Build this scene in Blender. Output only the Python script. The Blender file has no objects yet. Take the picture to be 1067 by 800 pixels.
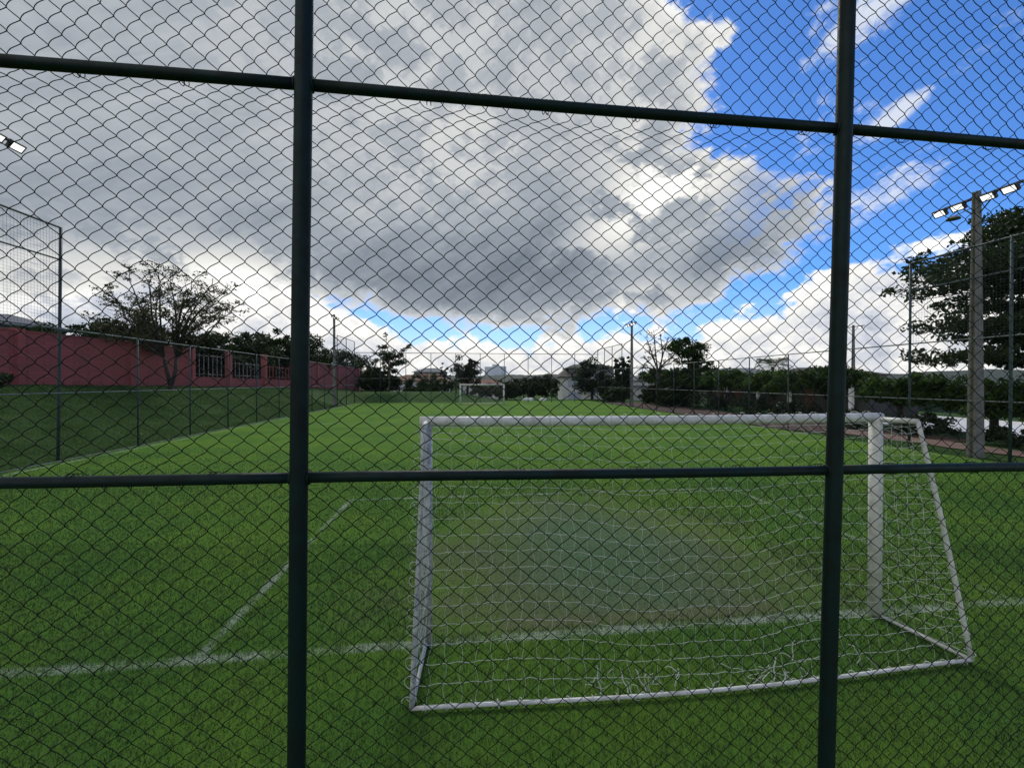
import bpy, math, random
import numpy as np
from math import radians as R, sin, cos, pi
from mathutils import Vector, noise as mn

scene = bpy.context.scene
COL = scene.collection
rnd = random.Random(7)
rng = np.random.default_rng(7)

# ------------------------------------------------------------------ survey of the place
CAMZ = 2.56                       # eye height over the pitch
F = 430.0
YAW = math.atan(49.5 / F)
SY, CY = sin(YAW), cos(YAW)

def W(px, t, py=None, z=None):
    """survey helper: bearing px, distance t along the view axis, height from py or given"""
    a = (px - 533.5) / F
    if z is None:
        z = CAMZ - (py - 398.0) / F * t
    return Vector((t * (SY + CY * a), t * (CY - SY * a), z))

def AE(px, py):
    a = (px - 533.5) / F
    az = math.degrees(YAW + math.atan(a))
    el = math.degrees(math.atan((398.0 - py) / F * cos(math.atan(a))))
    return az, el

XL, XR, YF = -12.9, 17.0, 51.3     # pitch edges: left, right, far
YG = 4.07                          # near goal line
FY = 1.40                          # plane of the fence in front

# ------------------------------------------------------------------ object helpers
def tag(o, label=None, cat=None, group=None, kind=None):
    if label: o['label'] = label
    if cat: o['category'] = cat
    if group: o['group'] = group
    if kind: o['kind'] = kind
    return o

def empty(name, loc, rz=0.0, label=None, cat=None, group=None):
    o = bpy.data.objects.new(name, None)
    o.empty_display_size = 0.3
    COL.objects.link(o)
    o.location = loc
    o.rotation_euler = (0, 0, rz)
    return tag(o, label, cat, group)

def link(name, me, mat, parent=None):
    o = bpy.data.objects.new(name, me)
    COL.objects.link(o)
    if mat is not None: me.materials.append(mat)
    if parent is not None: o.parent = parent
    return o

def np_mesh(name, V, Fq, smooth=False):
    """vertices (n,3), faces (m,k) with constant k"""
    V = np.ascontiguousarray(V, dtype=np.float32); Fq = np.ascontiguousarray(Fq, dtype=np.int32)
    m, k = Fq.shape
    me = bpy.data.meshes.new(name)
    me.vertices.add(len(V)); me.vertices.foreach_set('co', V.ravel())
    me.loops.add(m * k); me.loops.foreach_set('vertex_index', Fq.ravel())
    me.polygons.add(m)
    me.polygons.foreach_set('loop_start', np.arange(0, m * k, k, dtype=np.int32))
    me.polygons.foreach_set('use_smooth', np.full(m, smooth, dtype=bool))
    me.update(calc_edges=True)
    me.validate()
    return me

class MB:
    def __init__(self): self.v = []; self.f = []; self.s = []
    def add(self, vs, fs, smooth=False):
        b = len(self.v)
        self.v += [tuple(p) for p in vs]
        self.f += [tuple(b + i for i in f) for f in fs]
        self.s += [smooth] * len(fs)
        return self
    def box(self, x0, x1, y0, y1, z0, z1, taper=0.0):
        t = taper
        vs = [(x0, y0, z0), (x1, y0, z0), (x1, y1, z0), (x0, y1, z0),
              (x0 + t, y0 + t, z1), (x1 - t, y0 + t, z1), (x1 - t, y1 - t, z1), (x0 + t, y1 - t, z1)]
        return self.add(vs, [(3, 2, 1, 0), (4, 5, 6, 7), (0, 1, 5, 4), (1, 2, 6, 5), (2, 3, 7, 6), (3, 0, 4, 7)])
    def obox(self, c, ax, ay, az):
        """box from centre and three half-axis vectors"""
        c, ax, ay, az = Vector(c), Vector(ax), Vector(ay), Vector(az)
        vs = [c - ax - ay - az, c + ax - ay - az, c + ax + ay - az, c - ax + ay - az,
              c - ax - ay + az, c + ax - ay + az, c + ax + ay + az, c - ax + ay + az]
        return self.add(vs, [(3, 2, 1, 0), (4, 5, 6, 7), (0, 1, 5, 4), (1, 2, 6, 5), (2, 3, 7, 6), (3, 0, 4, 7)])
    def tube(self, pts, r, n=8, cap=True):
        pts = [Vector(p) for p in pts]
        if not hasattr(r, '__len__'): r = [r] * len(pts)
        vs, fs = [], []
        ref = None
        for i, p in enumerate(pts):
            d = (pts[min(i + 1, len(pts) - 1)] - pts[max(i - 1, 0)])
            if d.length < 1e-9: d = Vector((0, 0, 1))
            d.normalize()
            if ref is None:
                ref = Vector((1, 0, 0)) if abs(d.x) < 0.8 else Vector((0, 1, 0))
            u = (ref - d * ref.dot(d)).normalized(); w = d.cross(u); ref = u
            for k in range(n):
                a = 2 * pi * k / n
                vs.append(p + (u * cos(a) + w * sin(a)) * r[i])
        for i in range(len(pts) - 1):
            for k in range(n):
                fs.append((i * n + k, i * n + (k + 1) % n, (i + 1) * n + (k + 1) % n, (i + 1) * n + k))
        self.add(vs, fs, True)
        if cap:
            b = len(self.v) - len(vs)
            self.f.append(tuple(b + k for k in reversed(range(n)))); self.s.append(False)
            self.f.append(tuple(b + (len(pts) - 1) * n + k for k in range(n))); self.s.append(False)
        return self
    def blob(self, c, rx, ry, rz, seed=0, amp=0.15, n=10):
        vs, fs = [], []
        for i in range(n + 1):
            th = pi * i / n
            for k in range(2 * n):
                ph = pi * k / n
                d = Vector((sin(th) * cos(ph), sin(th) * sin(ph), cos(th)))
                s = 1 + amp * mn.noise(d * 1.7 + Vector((seed, seed * 2.1, 0)))
                vs.append((c[0] + d.x * rx * s, c[1] + d.y * ry * s, c[2] + d.z * rz * s))
        m = 2 * n
        for i in range(n):
            for k in range(m):
                fs.append((i * m + k, (i + 1) * m + k, (i + 1) * m + (k + 1) % m, i * m + (k + 1) % m))
        return self.add(vs, fs, True)
    def build(self, name, mat, parent=None):
        me = bpy.data.meshes.new(name)
        me.from_pydata(self.v, [], self.f)
        me.polygons.foreach_set('use_smooth', self.s)
        me.update()
        return link(name, me, mat, parent)

def np_tubes(P, r, n=4, ref=(0, 1, 0)):
    """P (W,N,3) polylines of equal length -> verts, quads"""
    P = np.asarray(P, dtype=np.float64)
    Wn, N, _ = P.shape
    T = np.gradient(P, axis=1); T /= np.linalg.norm(T, axis=2, keepdims=True) + 1e-12
    ref = np.broadcast_to(np.array(ref, float), P.shape)
    A = np.cross(T, ref); A /= np.linalg.norm(A, axis=2, keepdims=True) + 1e-12
    B = np.cross(T, A)
    ang = 2 * pi * np.arange(n) / n
    V = P[:, :, None, :] + r * (A[:, :, None, :] * np.cos(ang)[None, None, :, None] + B[:, :, None, :] * np.sin(ang)[None, None, :, None])
    idx = np.arange(Wn * N * n).reshape(Wn, N, n)
    a = idx[:, :-1, :]; b = np.roll(idx, -1, axis=2)[:, :-1, :]
    c = np.roll(idx, -1, axis=2)[:, 1:, :]; d = idx[:, 1:, :]
    Fq = np.stack([a, b, c, d], axis=-1).reshape(-1, 4)
    return V.reshape(-1, 3), Fq

def merge(parts):
    Vs, Fs, b = [], [], 0
    for V, Fq in parts:
        Vs.append(V); Fs.append(Fq + b); b += len(V)
    return np.concatenate(Vs), np.concatenate(Fs)

# ------------------------------------------------------------------ node helpers
class NB:
    def __init__(self, nt): self.nt = nt; self.n = nt.nodes; self.l = nt.links
    def node(self, t, **kw):
        nd = self.n.new(t)
        for k, v in kw.items(): setattr(nd, k, v)
        return nd
    def put(self, sock, v):
        if isinstance(v, bpy.types.NodeSocket): self.l.new(v, sock)
        else:
            if hasattr(v, '__len__') and len(v) == 3 and sock.type == 'RGBA': v = (*v, 1)
            sock.default_value = v
    def m(self, op, a, b=None, c=None, clamp=False):
        nd = self.node('ShaderNodeMath', operation=op); nd.use_clamp = clamp
        self.put(nd.inputs[0], a)
        if b is not None: self.put(nd.inputs[1], b)
        if c is not None: self.put(nd.inputs[2], c)
        return nd.outputs[0]
    def smooth(self, x, a, b, lo=0.0, hi=1.0):
        nd = self.node('ShaderNodeMapRange', interpolation_type='SMOOTHSTEP')
        for i, v in enumerate((x, a, b, lo, hi)): self.put(nd.inputs[i], v)
        return nd.outputs[0]
    def lin(self, x, a, b, lo=0.0, hi=1.0):
        nd = self.node('ShaderNodeMapRange'); nd.clamp = True
        for i, v in enumerate((x, a, b, lo, hi)): self.put(nd.inputs[i], v)
        return nd.outputs[0]
    def mix(self, f, a, b):
        nd = self.node('ShaderNodeMix', data_type='RGBA')
        self.put(nd.inputs[0], f); self.put(nd.inputs[6], a); self.put(nd.inputs[7], b)
        return nd.outputs[2]
    def noise(self, vec, scale, detail=3.0, rough=0.55, lac=2.0, dist=0.0):
        nd = self.node('ShaderNodeTexNoise')
        if vec is not None: self.l.new(vec, nd.inputs['Vector'])
        nd.inputs['Scale'].default_value = scale; nd.inputs['Detail'].default_value = detail
        nd.inputs['Roughness'].default_value = rough; nd.inputs['Lacunarity'].default_value = lac
        nd.inputs['Distortion'].default_value = dist
        return nd.outputs[0]
    def comb(self, x, y, z=0.0):
        nd = self.node('ShaderNodeCombineXYZ')
        for i, v in enumerate((x, y, z)): self.put(nd.inputs[i], v)
        return nd.outputs[0]
    def sep(self, v):
        nd = self.node('ShaderNodeSeparateXYZ'); self.l.new(v, nd.inputs[0]); return nd.outputs
    def bump(self, h, strength=0.3, dist=0.02):
        nd = self.node('ShaderNodeBump'); nd.inputs['Strength'].default_value = strength
        nd.inputs['Distance'].default_value = dist; self.l.new(h, nd.inputs['Height']); return nd.outputs[0]
    def scale(self, v, s):
        nd = self.node('ShaderNodeVectorMath', operation='MULTIPLY'); self.l.new(v, nd.inputs[0]); nd.inputs[1].default_value = s
        return nd.outputs[0]

def new_mat(name):
    m = bpy.data.materials.new(name); m.use_nodes = True
    nb = NB(m.node_tree)
    for nd in list(nb.n):
        if nd.type == 'BSDF_PRINCIPLED': nb.p = nd
        elif nd.type == 'OUTPUT_MATERIAL': nb.out = nd
    return m, nb

def mat_plain(name, col, col2=None, rough=0.6, scale=6.0, bump=0.15, bscale=40.0, metal=0.0, spec=0.5, coords='Object', bdist=0.01):
    m, nb = new_mat(name)
    tc = nb.node('ShaderNodeTexCoord').outputs[coords]
    if col2 is None: col2 = tuple(c * 0.7 for c in col)
    n1 = nb.noise(tc, scale, 5, 0.65)
    nb.put(nb.p.inputs['Base Color'], nb.mix(nb.smooth(n1, 0.35, 0.68), col, col2))
    n2 = nb.noise(tc, bscale, 4)
    if bump > 0: nb.put(nb.p.inputs['Normal'], nb.bump(n2, bump, bdist))
    nb.put(nb.p.inputs['Roughness'], nb.lin(n1, 0.3, 0.7, max(rough - .1, .05), min(rough + .1, 1)))
    nb.p.inputs['Metallic'].default_value = metal
    nb.p.inputs['Specular IOR Level'].default_value = spec
    return m

def mat_leaf(name, c1, c2, trans=0.35, patch=0.7):
    m, nb = new_mat(name)
    geo = nb.node('ShaderNodeNewGeometry')
    isl = geo.outputs['Random Per Island']
    big = nb.noise(geo.outputs['Position'], patch, 3)
    f = nb.m('ADD', nb.m('MULTIPLY', isl, 0.6), nb.m('MULTIPLY', nb.smooth(big, .35, .65), 0.4))
    c = nb.mix(f, c1, c2)
    nb.put(nb.p.inputs['Base Color'], c)
    nb.p.inputs['Roughness'].default_value = 0.55
    nb.p.inputs['Specular IOR Level'].default_value = 0.25
    tr = nb.node('ShaderNodeBsdfTranslucent'); nb.put(tr.inputs[0], nb.mix(0.5, c, tuple(min(1, x * 1.5) for x in c2)))
    mx = nb.node('ShaderNodeMixShader'); mx.inputs[0].default_value = trans
    nb.l.new(nb.p.outputs[0], mx.inputs[1]); nb.l.new(tr.outputs[0], mx.inputs[2])
    nb.l.new(mx.outputs[0], nb.out.inputs[0])
    return m

# ------------------------------------------------------------------ turf (pitch and its blades share the markings)
def turf_colour(nb):
    pos = nb.node('ShaderNodeNewGeometry').outputs['Position']
    X, Y, Z = nb.sep(pos)
    flat = nb.comb(X, Y, 0.0)
    big = nb.noise(flat, 0.35, 4, 0.6)
    mid = nb.noise(flat, 2.3, 4, 0.65)
    fine = nb.noise(flat, 55.0, 3, 0.7)
    c = nb.mix(nb.smooth(big, .35, .65), (0.064, 0.148, 0.030), (0.102, 0.196, 0.031))
    c = nb.mix(nb.m('MULTIPLY', nb.smooth(mid, .45, .75), 0.55), c, (0.070, 0.128, 0.030))
    c = nb.mix(nb.m('MULTIPLY', nb.smooth(fine, .5, .75), 0.35), c, (0.105, 0.16, 0.035))
    # worn soil in the goal mouth, with the sanded repair patch inside it
    def ell(cx, cy, rx, ry):
        dx = nb.m('DIVIDE', nb.m('SUBTRACT', X, cx), rx); dy = nb.m('DIVIDE', nb.m('SUBTRACT', Y, cy), ry)
        return nb.m('SQRT', nb.m('ADD', nb.m('MULTIPLY', dx, dx), nb.m('MULTIPLY', dy, dy)))
    wob = nb.m('MULTIPLY', nb.m('SUBTRACT', nb.noise(flat, 0.9, 5, 0.7), 0.5), 1.2)
    grit = nb.m('MULTIPLY', nb.m('SUBTRACT', nb.noise(flat, 22.0, 3, 0.7), 0.5), 1.0)
    above = nb.smooth(Y, YG - 0.02, YG + 0.22)
    wear = nb.m('MULTIPLY', nb.smooth(nb.m('ADD', nb.m('ADD', ell(2.05, 5.5, 2.8, 3.7), nb.m('MULTIPLY', wob, 1.5)), nb.m('MULTIPLY', grit, 1.3)), 1.35, 0.25), above)
    soil = nb.mix(nb.smooth(fine, .4, .7), (0.150, 0.138, 0.095), (0.105, 0.115, 0.062))
    mott = nb.noise(flat, 7.0, 5, 0.75)
    soil = nb.mix(nb.smooth(mott, .50, .70), soil, (0.072, 0.112, 0.032))
    c = nb.mix(nb.m('MULTIPLY', wear, 0.8), c, soil)
    patch = nb.m('MULTIPLY', nb.smooth(nb.m('ADD', nb.m('ADD', ell(2.08, 6.0, 1.75, 2.5), nb.m('MULTIPLY', wob, 1.3)), nb.m('MULTIPLY', grit, 1.2)), 1.25, 0.2), nb.smooth(Y, YG + .2, YG + .5))
    c = nb.mix(nb.m('MULTIPLY', patch, nb.smooth(mott, .32, .66, .9, .5)), c, nb.mix(nb.smooth(fine, .4, .7), (0.064, 0.145, 0.078), (0.112, 0.184, 0.104)))
    wear2 = nb.smooth(nb.m('ADD', ell(2.0, 46.8, 3.0, 3.0), wob), 1.0, 0.4)
    c = nb.mix(nb.m('MULTIPLY', wear2, 0.35), c, (0.1, 0.095, 0.05))
    # chalk lines, half worn away
    def bandx(x0, w, ylo, yhi):
        d = nb.m('ABSOLUTE', nb.m('SUBTRACT', X, x0))
        return nb.m('MULTIPLY', nb.smooth(d, w / 2 + .035, w / 2 - .035), nb.m('MULTIPLY', nb.m('GREATER_THAN', Y, ylo), nb.m('LESS_THAN', Y, yhi)))
    def bandy(y0, w, xlo, xhi):
        d = nb.m('ABSOLUTE', nb.m('SUBTRACT', Y, y0))
        return nb.m('MULTIPLY', nb.smooth(d, w / 2 + .035, w / 2 - .035), nb.m('MULTIPLY', nb.m('GREATER_THAN', X, xlo), nb.m('LESS_THAN', X, xhi)))
    ls = [bandy(YG + .03, .12, XL, XR), bandx(-2.46, .09, YG, 9.4), bandx(6.38, .09, YG, 9.4), bandy(9.3, .10, -2.5, 6.4),
          bandx(XL + .35, .10, YG, 48), bandx(XR - .4, .10, YG, 48), bandy(26.5, .1, XL, XR), bandy(47.6, .12, XL, XR),
          bandx(-2.46, .1, 42.2, 47.6), bandx(6.38, .1, 42.2, 47.6), bandy(42.2, .1, -2.5, 6.4)]
    acc = ls[0]
    for s in ls[1:]: acc = nb.m('MAXIMUM', acc, s)
    chip = nb.smooth(nb.m('ADD', nb.m('MULTIPLY', nb.noise(flat, 38.0, 3, .75), .7), nb.m('MULTIPLY', nb.noise(flat, 1.3, 3), .55)), .52, .78)
    c = nb.mix(nb.m('MULTIPLY', nb.m('MULTIPLY', acc, chip), 0.72), c, (0.48, 0.53, 0.47))
    return c, flat, fine

def mat_turf():
    m, nb = new_mat('turf')
    c, flat, fine = turf_colour(nb)
    hs = nb.node('ShaderNodeHueSaturation'); hs.inputs['Saturation'].default_value = 1.04; hs.inputs['Value'].default_value = 1.16; hs.inputs['Hue'].default_value = .5
    nb.l.new(c, hs.inputs['Color']); nb.put(nb.p.inputs['Base Color'], hs.outputs[0])
    nb.p.inputs['Roughness'].default_value = 0.85
    nb.p.inputs['Specular IOR Level'].default_value = 0.04
    nb.p.inputs['Sheen Weight'].default_value = 0.06
    nb.p.inputs['Sheen Roughness'].default_value = 0.4
    nb.p.inputs['Sheen Tint'].default_value = (0.7, 0.9, 0.1, 1)
    h = nb.m('ADD', nb.noise(flat, 70.0, 4, .7), nb.m('MULTIPLY', nb.noise(flat, 9.0, 3), 0.6))
    nb.put(nb.p.inputs['Normal'], nb.bump(h, 0.9, 0.03))
    return m

def mat_blades():
    m, nb = new_mat('turf_blades')
    c, flat, fine = turf_colour(nb)
    isl = nb.node('ShaderNodeNewGeometry').outputs['Random Per Island']
    hs = nb.node('ShaderNodeHueSaturation')
    nb.put(hs.inputs['Hue'], nb.lin(isl, 0, 1, .492, .522))
    nb.put(hs.inputs['Value'], nb.lin(isl, 0, 1, .12, 1.38)); hs.inputs['Saturation'].default_value = .81; nb.l.new(c, hs.inputs['Color'])
    c = hs.outputs[0]
    nb.put(nb.p.inputs['Base Color'], c); nb.p.inputs['Roughness'].default_value = 0.55
    nb.p.inputs['Specular IOR Level'].default_value = 0.2
    tr = nb.node('ShaderNodeBsdfTranslucent'); nb.put(tr.inputs[0], c)
    mx = nb.node('ShaderNodeMixShader'); mx.inputs[0].default_value = 0.4
    nb.l.new(nb.p.outputs[0], mx.inputs[1]); nb.l.new(tr.outputs[0], mx.inputs[2])
    nb.l.new(mx.outputs[0], nb.out.inputs[0])
    return m

def mat_ground():
    m, nb = new_mat('rough_grass')
    pos = nb.node('ShaderNodeNewGeometry').outputs['Position']
    a = nb.noise(pos, 0.5, 5, .65); b = nb.noise(pos, 7.0, 4, .7); d = nb.noise(pos, 40.0, 3, .7)
    c = nb.mix(nb.smooth(a, .35, .65), (0.036, 0.092, 0.022), (0.062, 0.130, 0.030))
    c = nb.mix(nb.m('MULTIPLY', nb.smooth(b, .5, .75), .6), c, (0.075, 0.115, 0.03))
    c = nb.mix(nb.m('MULTIPLY', nb.smooth(d, .55, .7), .35), c, (0.09, 0.095, 0.04))
    nb.put(nb.p.inputs['Base Color'], c); nb.p.inputs['Roughness'].default_value = .9
    nb.p.inputs['Specular IOR Level'].default_value = .1
    nb.put(nb.p.inputs['Normal'], nb.bump(nb.m('ADD', d, b), 1.0, .08))
    return m

def mat_wall():
    """pink-red painted block masonry"""
    m, nb = new_mat('painted_block')
    tc = nb.node('ShaderNodeTexCoord').outputs['Object']
    x, y, z = nb.sep(tc)
    v = nb.comb(x, z, 0)
    br = nb.node('ShaderNodeTexBrick'); nb.l.new(v, br.inputs['Vector'])
    br.inputs['Scale'].default_value = 1.0; br.inputs['Brick Width'].default_value = .4; br.inputs['Row Height'].default_value = .2
    br.inputs['Mortar Size'].default_value = .012; br.inputs['Mortar Smooth'].default_value = .3
    br.inputs['Color1'].default_value = (.39, .098, .092, 1); br.inputs['Color2'].default_value = (.34, .084, .080, 1); br.inputs['Mortar'].default_value = (.25, .062, .062, 1)
    dirt = nb.noise(v, .8, 6, .7)
    st = nb.noise(nb.scale(tc, (3.0, 1, .35)), 1.0, 5, .7)
    c = nb.mix(nb.m('MULTIPLY', nb.smooth(dirt, .42, .68), .55), br.outputs[0], (.24, .075, .068))
    c = nb.mix(nb.m('MULTIPLY', nb.smooth(st, .5, .72), .5), c, (.18, .068, .060))
    nb.put(nb.p.inputs['Base Color'], c); nb.p.inputs['Roughness'].default_value = .8
    nb.put(nb.p.inputs['Normal'], nb.bump(nb.m('SUBTRACT', nb.noise(v, 30, 3), nb.m('MULTIPLY', br.outputs['Fac'], 1.2)), .5, .01))
    return m

def mat_emit(name, col, s):
    m, nb = new_mat(name)
    nb.p.inputs['Base Color'].default_value = (.8, .8, .8, 1)
    nb.p.inputs['Emission Color'].default_value = (*col, 1); nb.p.inputs['Emission Strength'].default_value = s
    nb.p.inputs['Roughness'].default_value = .15
    return m

def mat_roof(name, c1, c2):
    m, nb = new_mat(name)
    tc = nb.node('ShaderNodeTexCoord').outputs['Object']
    w = nb.node('ShaderNodeTexWave'); nb.l.new(tc, w.inputs['Vector']); w.inputs['Scale'].default_value = 1.6; w.inputs['Distortion'].default_value = .4
    n = nb.noise(tc, 1.5, 5, .7)
    nb.put(nb.p.inputs['Base Color'], nb.mix(nb.smooth(n, .35, .65), c1, c2))
    nb.put(nb.p.inputs['Normal'], nb.bump(w.outputs[1], .6, .05)); nb.p.inputs['Roughness'].default_value = .85
    return m

M = dict(
    turf=mat_turf(), blades=mat_blades(), ground=mat_ground(), wall=mat_wall(),
    fence=mat_plain('green_fence_paint', (.004, .018, .018), (.006, .012, .011), .55, 14, .35, 90, bdist=.002, spec=.2),
    wire=mat_plain('green_coated_wire', (.003, .008, .007), (.005, .011, .009), .7, 60, 0, spec=.15),
    sidefence=mat_plain('side_fence_paint', (.016, .04, .045), (.03, .05, .055), .55, 4, .1, 60),
    galv=mat_plain('galvanised_rail', (.22, .24, .24), (.12, .14, .14), .55, 5, .1, 60, .3),
    sidewire=mat_plain('thin_wire', (.03, .04, .045), (.05, .06, .065), .6, 5, 0),
    white=mat_plain('white_goal_paint', (.70, .70, .67), (.52, .51, .47), .5, 9, .25, 50, bdist=.004),
    scuffed=mat_plain('scuffed_white_paint', (.62, .62, .60), (.24, .24, .22), .5, 22, .3, 70, bdist=.004),
    net=mat_plain('white_net_cord', (.62, .64, .60), (.46, .47, .43), .85, 12, 0),
    concrete=mat_plain('pole_concrete', (.22, .215, .20), (.12, .118, .105), .85, 3, .4, 30),
    steel=mat_plain('dark_steel', (.03, .032, .035), (.05, .05, .05), .5, 6, .1, 60, .3),
    lens=mat_emit('floodlight_lens', (1, .98, .94), 1.1),
    soil=mat_plain('red_soil', (.085, .045, .034), (.045, .032, .024), .95, 1.3, .8, 14, bdist=.05),
    path=mat_plain('red_path', (.20, .125, .10), (.14, .09, .072), .9, 1.5, .4, 20),
    kerb=mat_plain('kerb_concrete', (.22, .24, .19), (.10, .13, .09), .85, 4, .4, 30),
    pale=mat_plain('pale_paving', (.80, .80, .78), (.70, .70, .68), .8, .7, .15, 10),
    render=mat_plain('pale_render', (.64, .62, .59), (.52, .51, .48), .8, 1.2, .15, 20),
    greyrender=mat_plain('grey_render', (.20, .20, .205), (.15, .15, .155), .8, 1.0, .15, 20),
    darkrender=mat_plain('dark_render', (.055, .055, .052), (.035, .035, .033), .85, 1.0, .15, 20),
    terracotta=mat_plain('terracotta_door', (.12, .05, .028), (.08, .035, .022), .6, 3, .1, 20),
    glass=mat_plain('window_glass', (.44, .46, .54), (.36, .38, .46), .25, 2, 0, spec=.5),
    roofbrown=mat_roof('brown_tile', (.105, .09, .07), (.07, .06, .05)),
    roofred=mat_roof('red_tile', (.19, .075, .05), (.13, .06, .042)),
    roofgrey=mat_roof('grey_sheet', (.18, .19, .21), (.14, .15, .165)),
    tower=mat_plain('far_tower', (.74, .78, .82), (.66, .70, .75), .8, .05, 0),  # lightened bluish tone: distance haze put into the wall colour
    towerglass=mat_plain('far_tower_window', (.45, .5, .56), (.48, .53, .58), .5, .1, 0),
    bars=mat_plain('pale_bars', (.22, .19, .19), (.14, .12, .12), .5, 5, .1, 40),
    bark=mat_plain('bark', (.05, .042, .032), (.03, .026, .02), .9, 3, .8, 20, bdist=.03),
    palebark=mat_plain('pale_bark', (.10, .088, .07), (.06, .052, .042), .9, 3, .8, 20, bdist=.03),
    leafdark=mat_leaf('leaf_dark', (.010, .025, .007), (.030, .055, .013), .28),
    leafmid=mat_leaf('leaf_mid', (.016, .040, .009), (.045, .085, .018), .33),
    leafhedge=mat_leaf('leaf_hedge', (.022, .055, .010), (.06, .115, .02), .36, 1.2),
    leafolive=mat_leaf('leaf_olive', (.028, .035, .012), (.065, .07, .022), .3),
    leafblack=mat_leaf('leaf_blue_green', (.008, .020, .008), (.022, .042, .016), .2),
    screen=mat_plain('green_windscreen', (.03, .075, .062), (.02, .05, .042), .8, 1, .1, 20),
)

# ------------------------------------------------------------------ terrain
def wall_x(Y): 
    return np.interp(Y, [-30, 26, 52, 63.6, 75], [-41.0, -25.7, -18.6, -15.95, -13.4])
def wall_z(Y): return np.interp(Y, [0, 26, 52, 63.6, 75], [2.75, 2.5, 1.95, 1.56, 1.2])
def sstep(a, b, x):
    t = np.clip((x - a) / (b - a), 0, 1); return t * t * (3 - 2 * t)

def height(X, Y):
    X = np.asarray(X, float); Y = np.asarray(Y, float)
    wx = wall_x(Y); zb = wall_z(Y)
    s = np.clip((XL - 0.35 - X) / np.maximum(XL - 0.35 - wx, .5), 0, 1)
    h = zb * (0.75 * s + 0.25 * sstep(0, 1, s)) * sstep(85, 66, Y)
    # low bank across the far end, only on its left
    far = 1.25 * sstep(YF + .2, YF + 5.5, Y) * sstep(6.5, -3.5, X) * sstep(-40, -14, X)
    h = np.maximum(h, far)
    # beyond the club the land drops
    h = h - 3.2 * sstep(60, 80, Y) 
    h = h - 0.9 * sstep(36, 60, X)
    h = h + 0.06 * sstep(XL - 1, XL - 4, X) * np.sin(X * 2.1 + Y * .9) * np.cos(Y * 1.3)
    return h

def axis(lo, hi, near_lo, near_hi, step, grow=1.22):
    mid = list(np.arange(near_lo, near_hi + 1e-6, step))
    up, s = [mid[-1]], step
    while up[-1] < hi: s *= grow; up.append(up[-1] + s)
    dn, s = [mid[0]], step
    while dn[-1] > lo: s *= grow; dn.append(dn[-1] - s)
    return np.array(dn[:0:-1] + mid + up[1:])

gx = axis(-3000, 3000, -44, 44, .8); gy = axis(-200, 4000, -8, 84, .8)
GX, GY = np.meshgrid(gx, gy)
GZ = height(GX, GY) - 0.03
nx, ny = len(gx), len(gy)
ii = np.arange(nx * ny).reshape(ny, nx)
quads = np.stack([ii[:-1, :-1], ii[:-1, 1:], ii[1:, 1:], ii[1:, :-1]], -1).reshape(-1, 4)
g = link('ground', np_mesh('ground', np.stack([GX, GY, GZ], -1).reshape(-1, 3), quads, True), M['ground'])
tag(g, 'rough dark green grass bank and land around the pitch', kind='structure')

def sheet(name, x0, x1, y0, y1, z, mat, label, n=40):
    xs = np.linspace(x0, x1, n); ys = np.linspace(y0, y1, n); a, b = np.meshgrid(xs, ys)
    i2 = np.arange(n * n).reshape(n, n)
    q = np.stack([i2[:-1, :-1], i2[:-1, 1:], i2[1:, 1:], i2[1:, :-1]], -1).reshape(-1, 4)
    o = link(name, np_mesh(name, np.stack([a, b, np.full_like(a, z)], -1).reshape(-1, 3), q), mat)
    return tag(o, label, kind='structure')

sheet('pitch', XL, XR, -3, YF + 4.5, 0.0, M['turf'], 'green grass football pitch with worn white lines')
k = MB(); k.box(XL - .07, XL - .002, -3, YF, -.1, .03)
tag(k.build('kerb', M['kerb']), 'pale concrete kerb along the left edge of the pitch', kind='structure')

# red soil strip and path outside the right touchline
def strip(name, pts_l, pts_r, z, mat, label):
    m = MB(); vs = []; n = len(pts_l)
    for a, b in zip(pts_l, pts_r): vs += [(a[0], a[1], z), (b[0], b[1], z)]
    m.add(vs, [(2 * i, 2 * i + 1, 2 * i + 3, 2 * i + 2) for i in range(n - 1)])
    return tag(m.build(name, mat), label, kind='structure')
ys = np.linspace(15.5, 50, 50)
sl = [(XR + .15 + 2.6 * float(sstep(21, 16, y)) + .12 * sin(y * 2.3), y) for y in ys]
sr = [(22.6 + .3 * sin(y * 1.1), y) for y in ys]
strip('dirt', sl, sr, .004, M['soil'], 'bare red soil strip along the right touchline')
ys = np.linspace(4, 20, 30)
strip('path', [(18.9 + .12 * sin(y * 1.7), y) for y in ys], [(20.6 + .1 * sin(y * 1.3), y) for y in ys], .008, M['path'], 'reddish footpath outside the right fence')
strip('pavement', [(25.6, y) for y in np.linspace(6, 30, 8)], [(35.5, y) for y in np.linspace(6, 30, 8)], .006, M['pale'], 'pale concrete court beyond the row of clipped trees')

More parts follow.
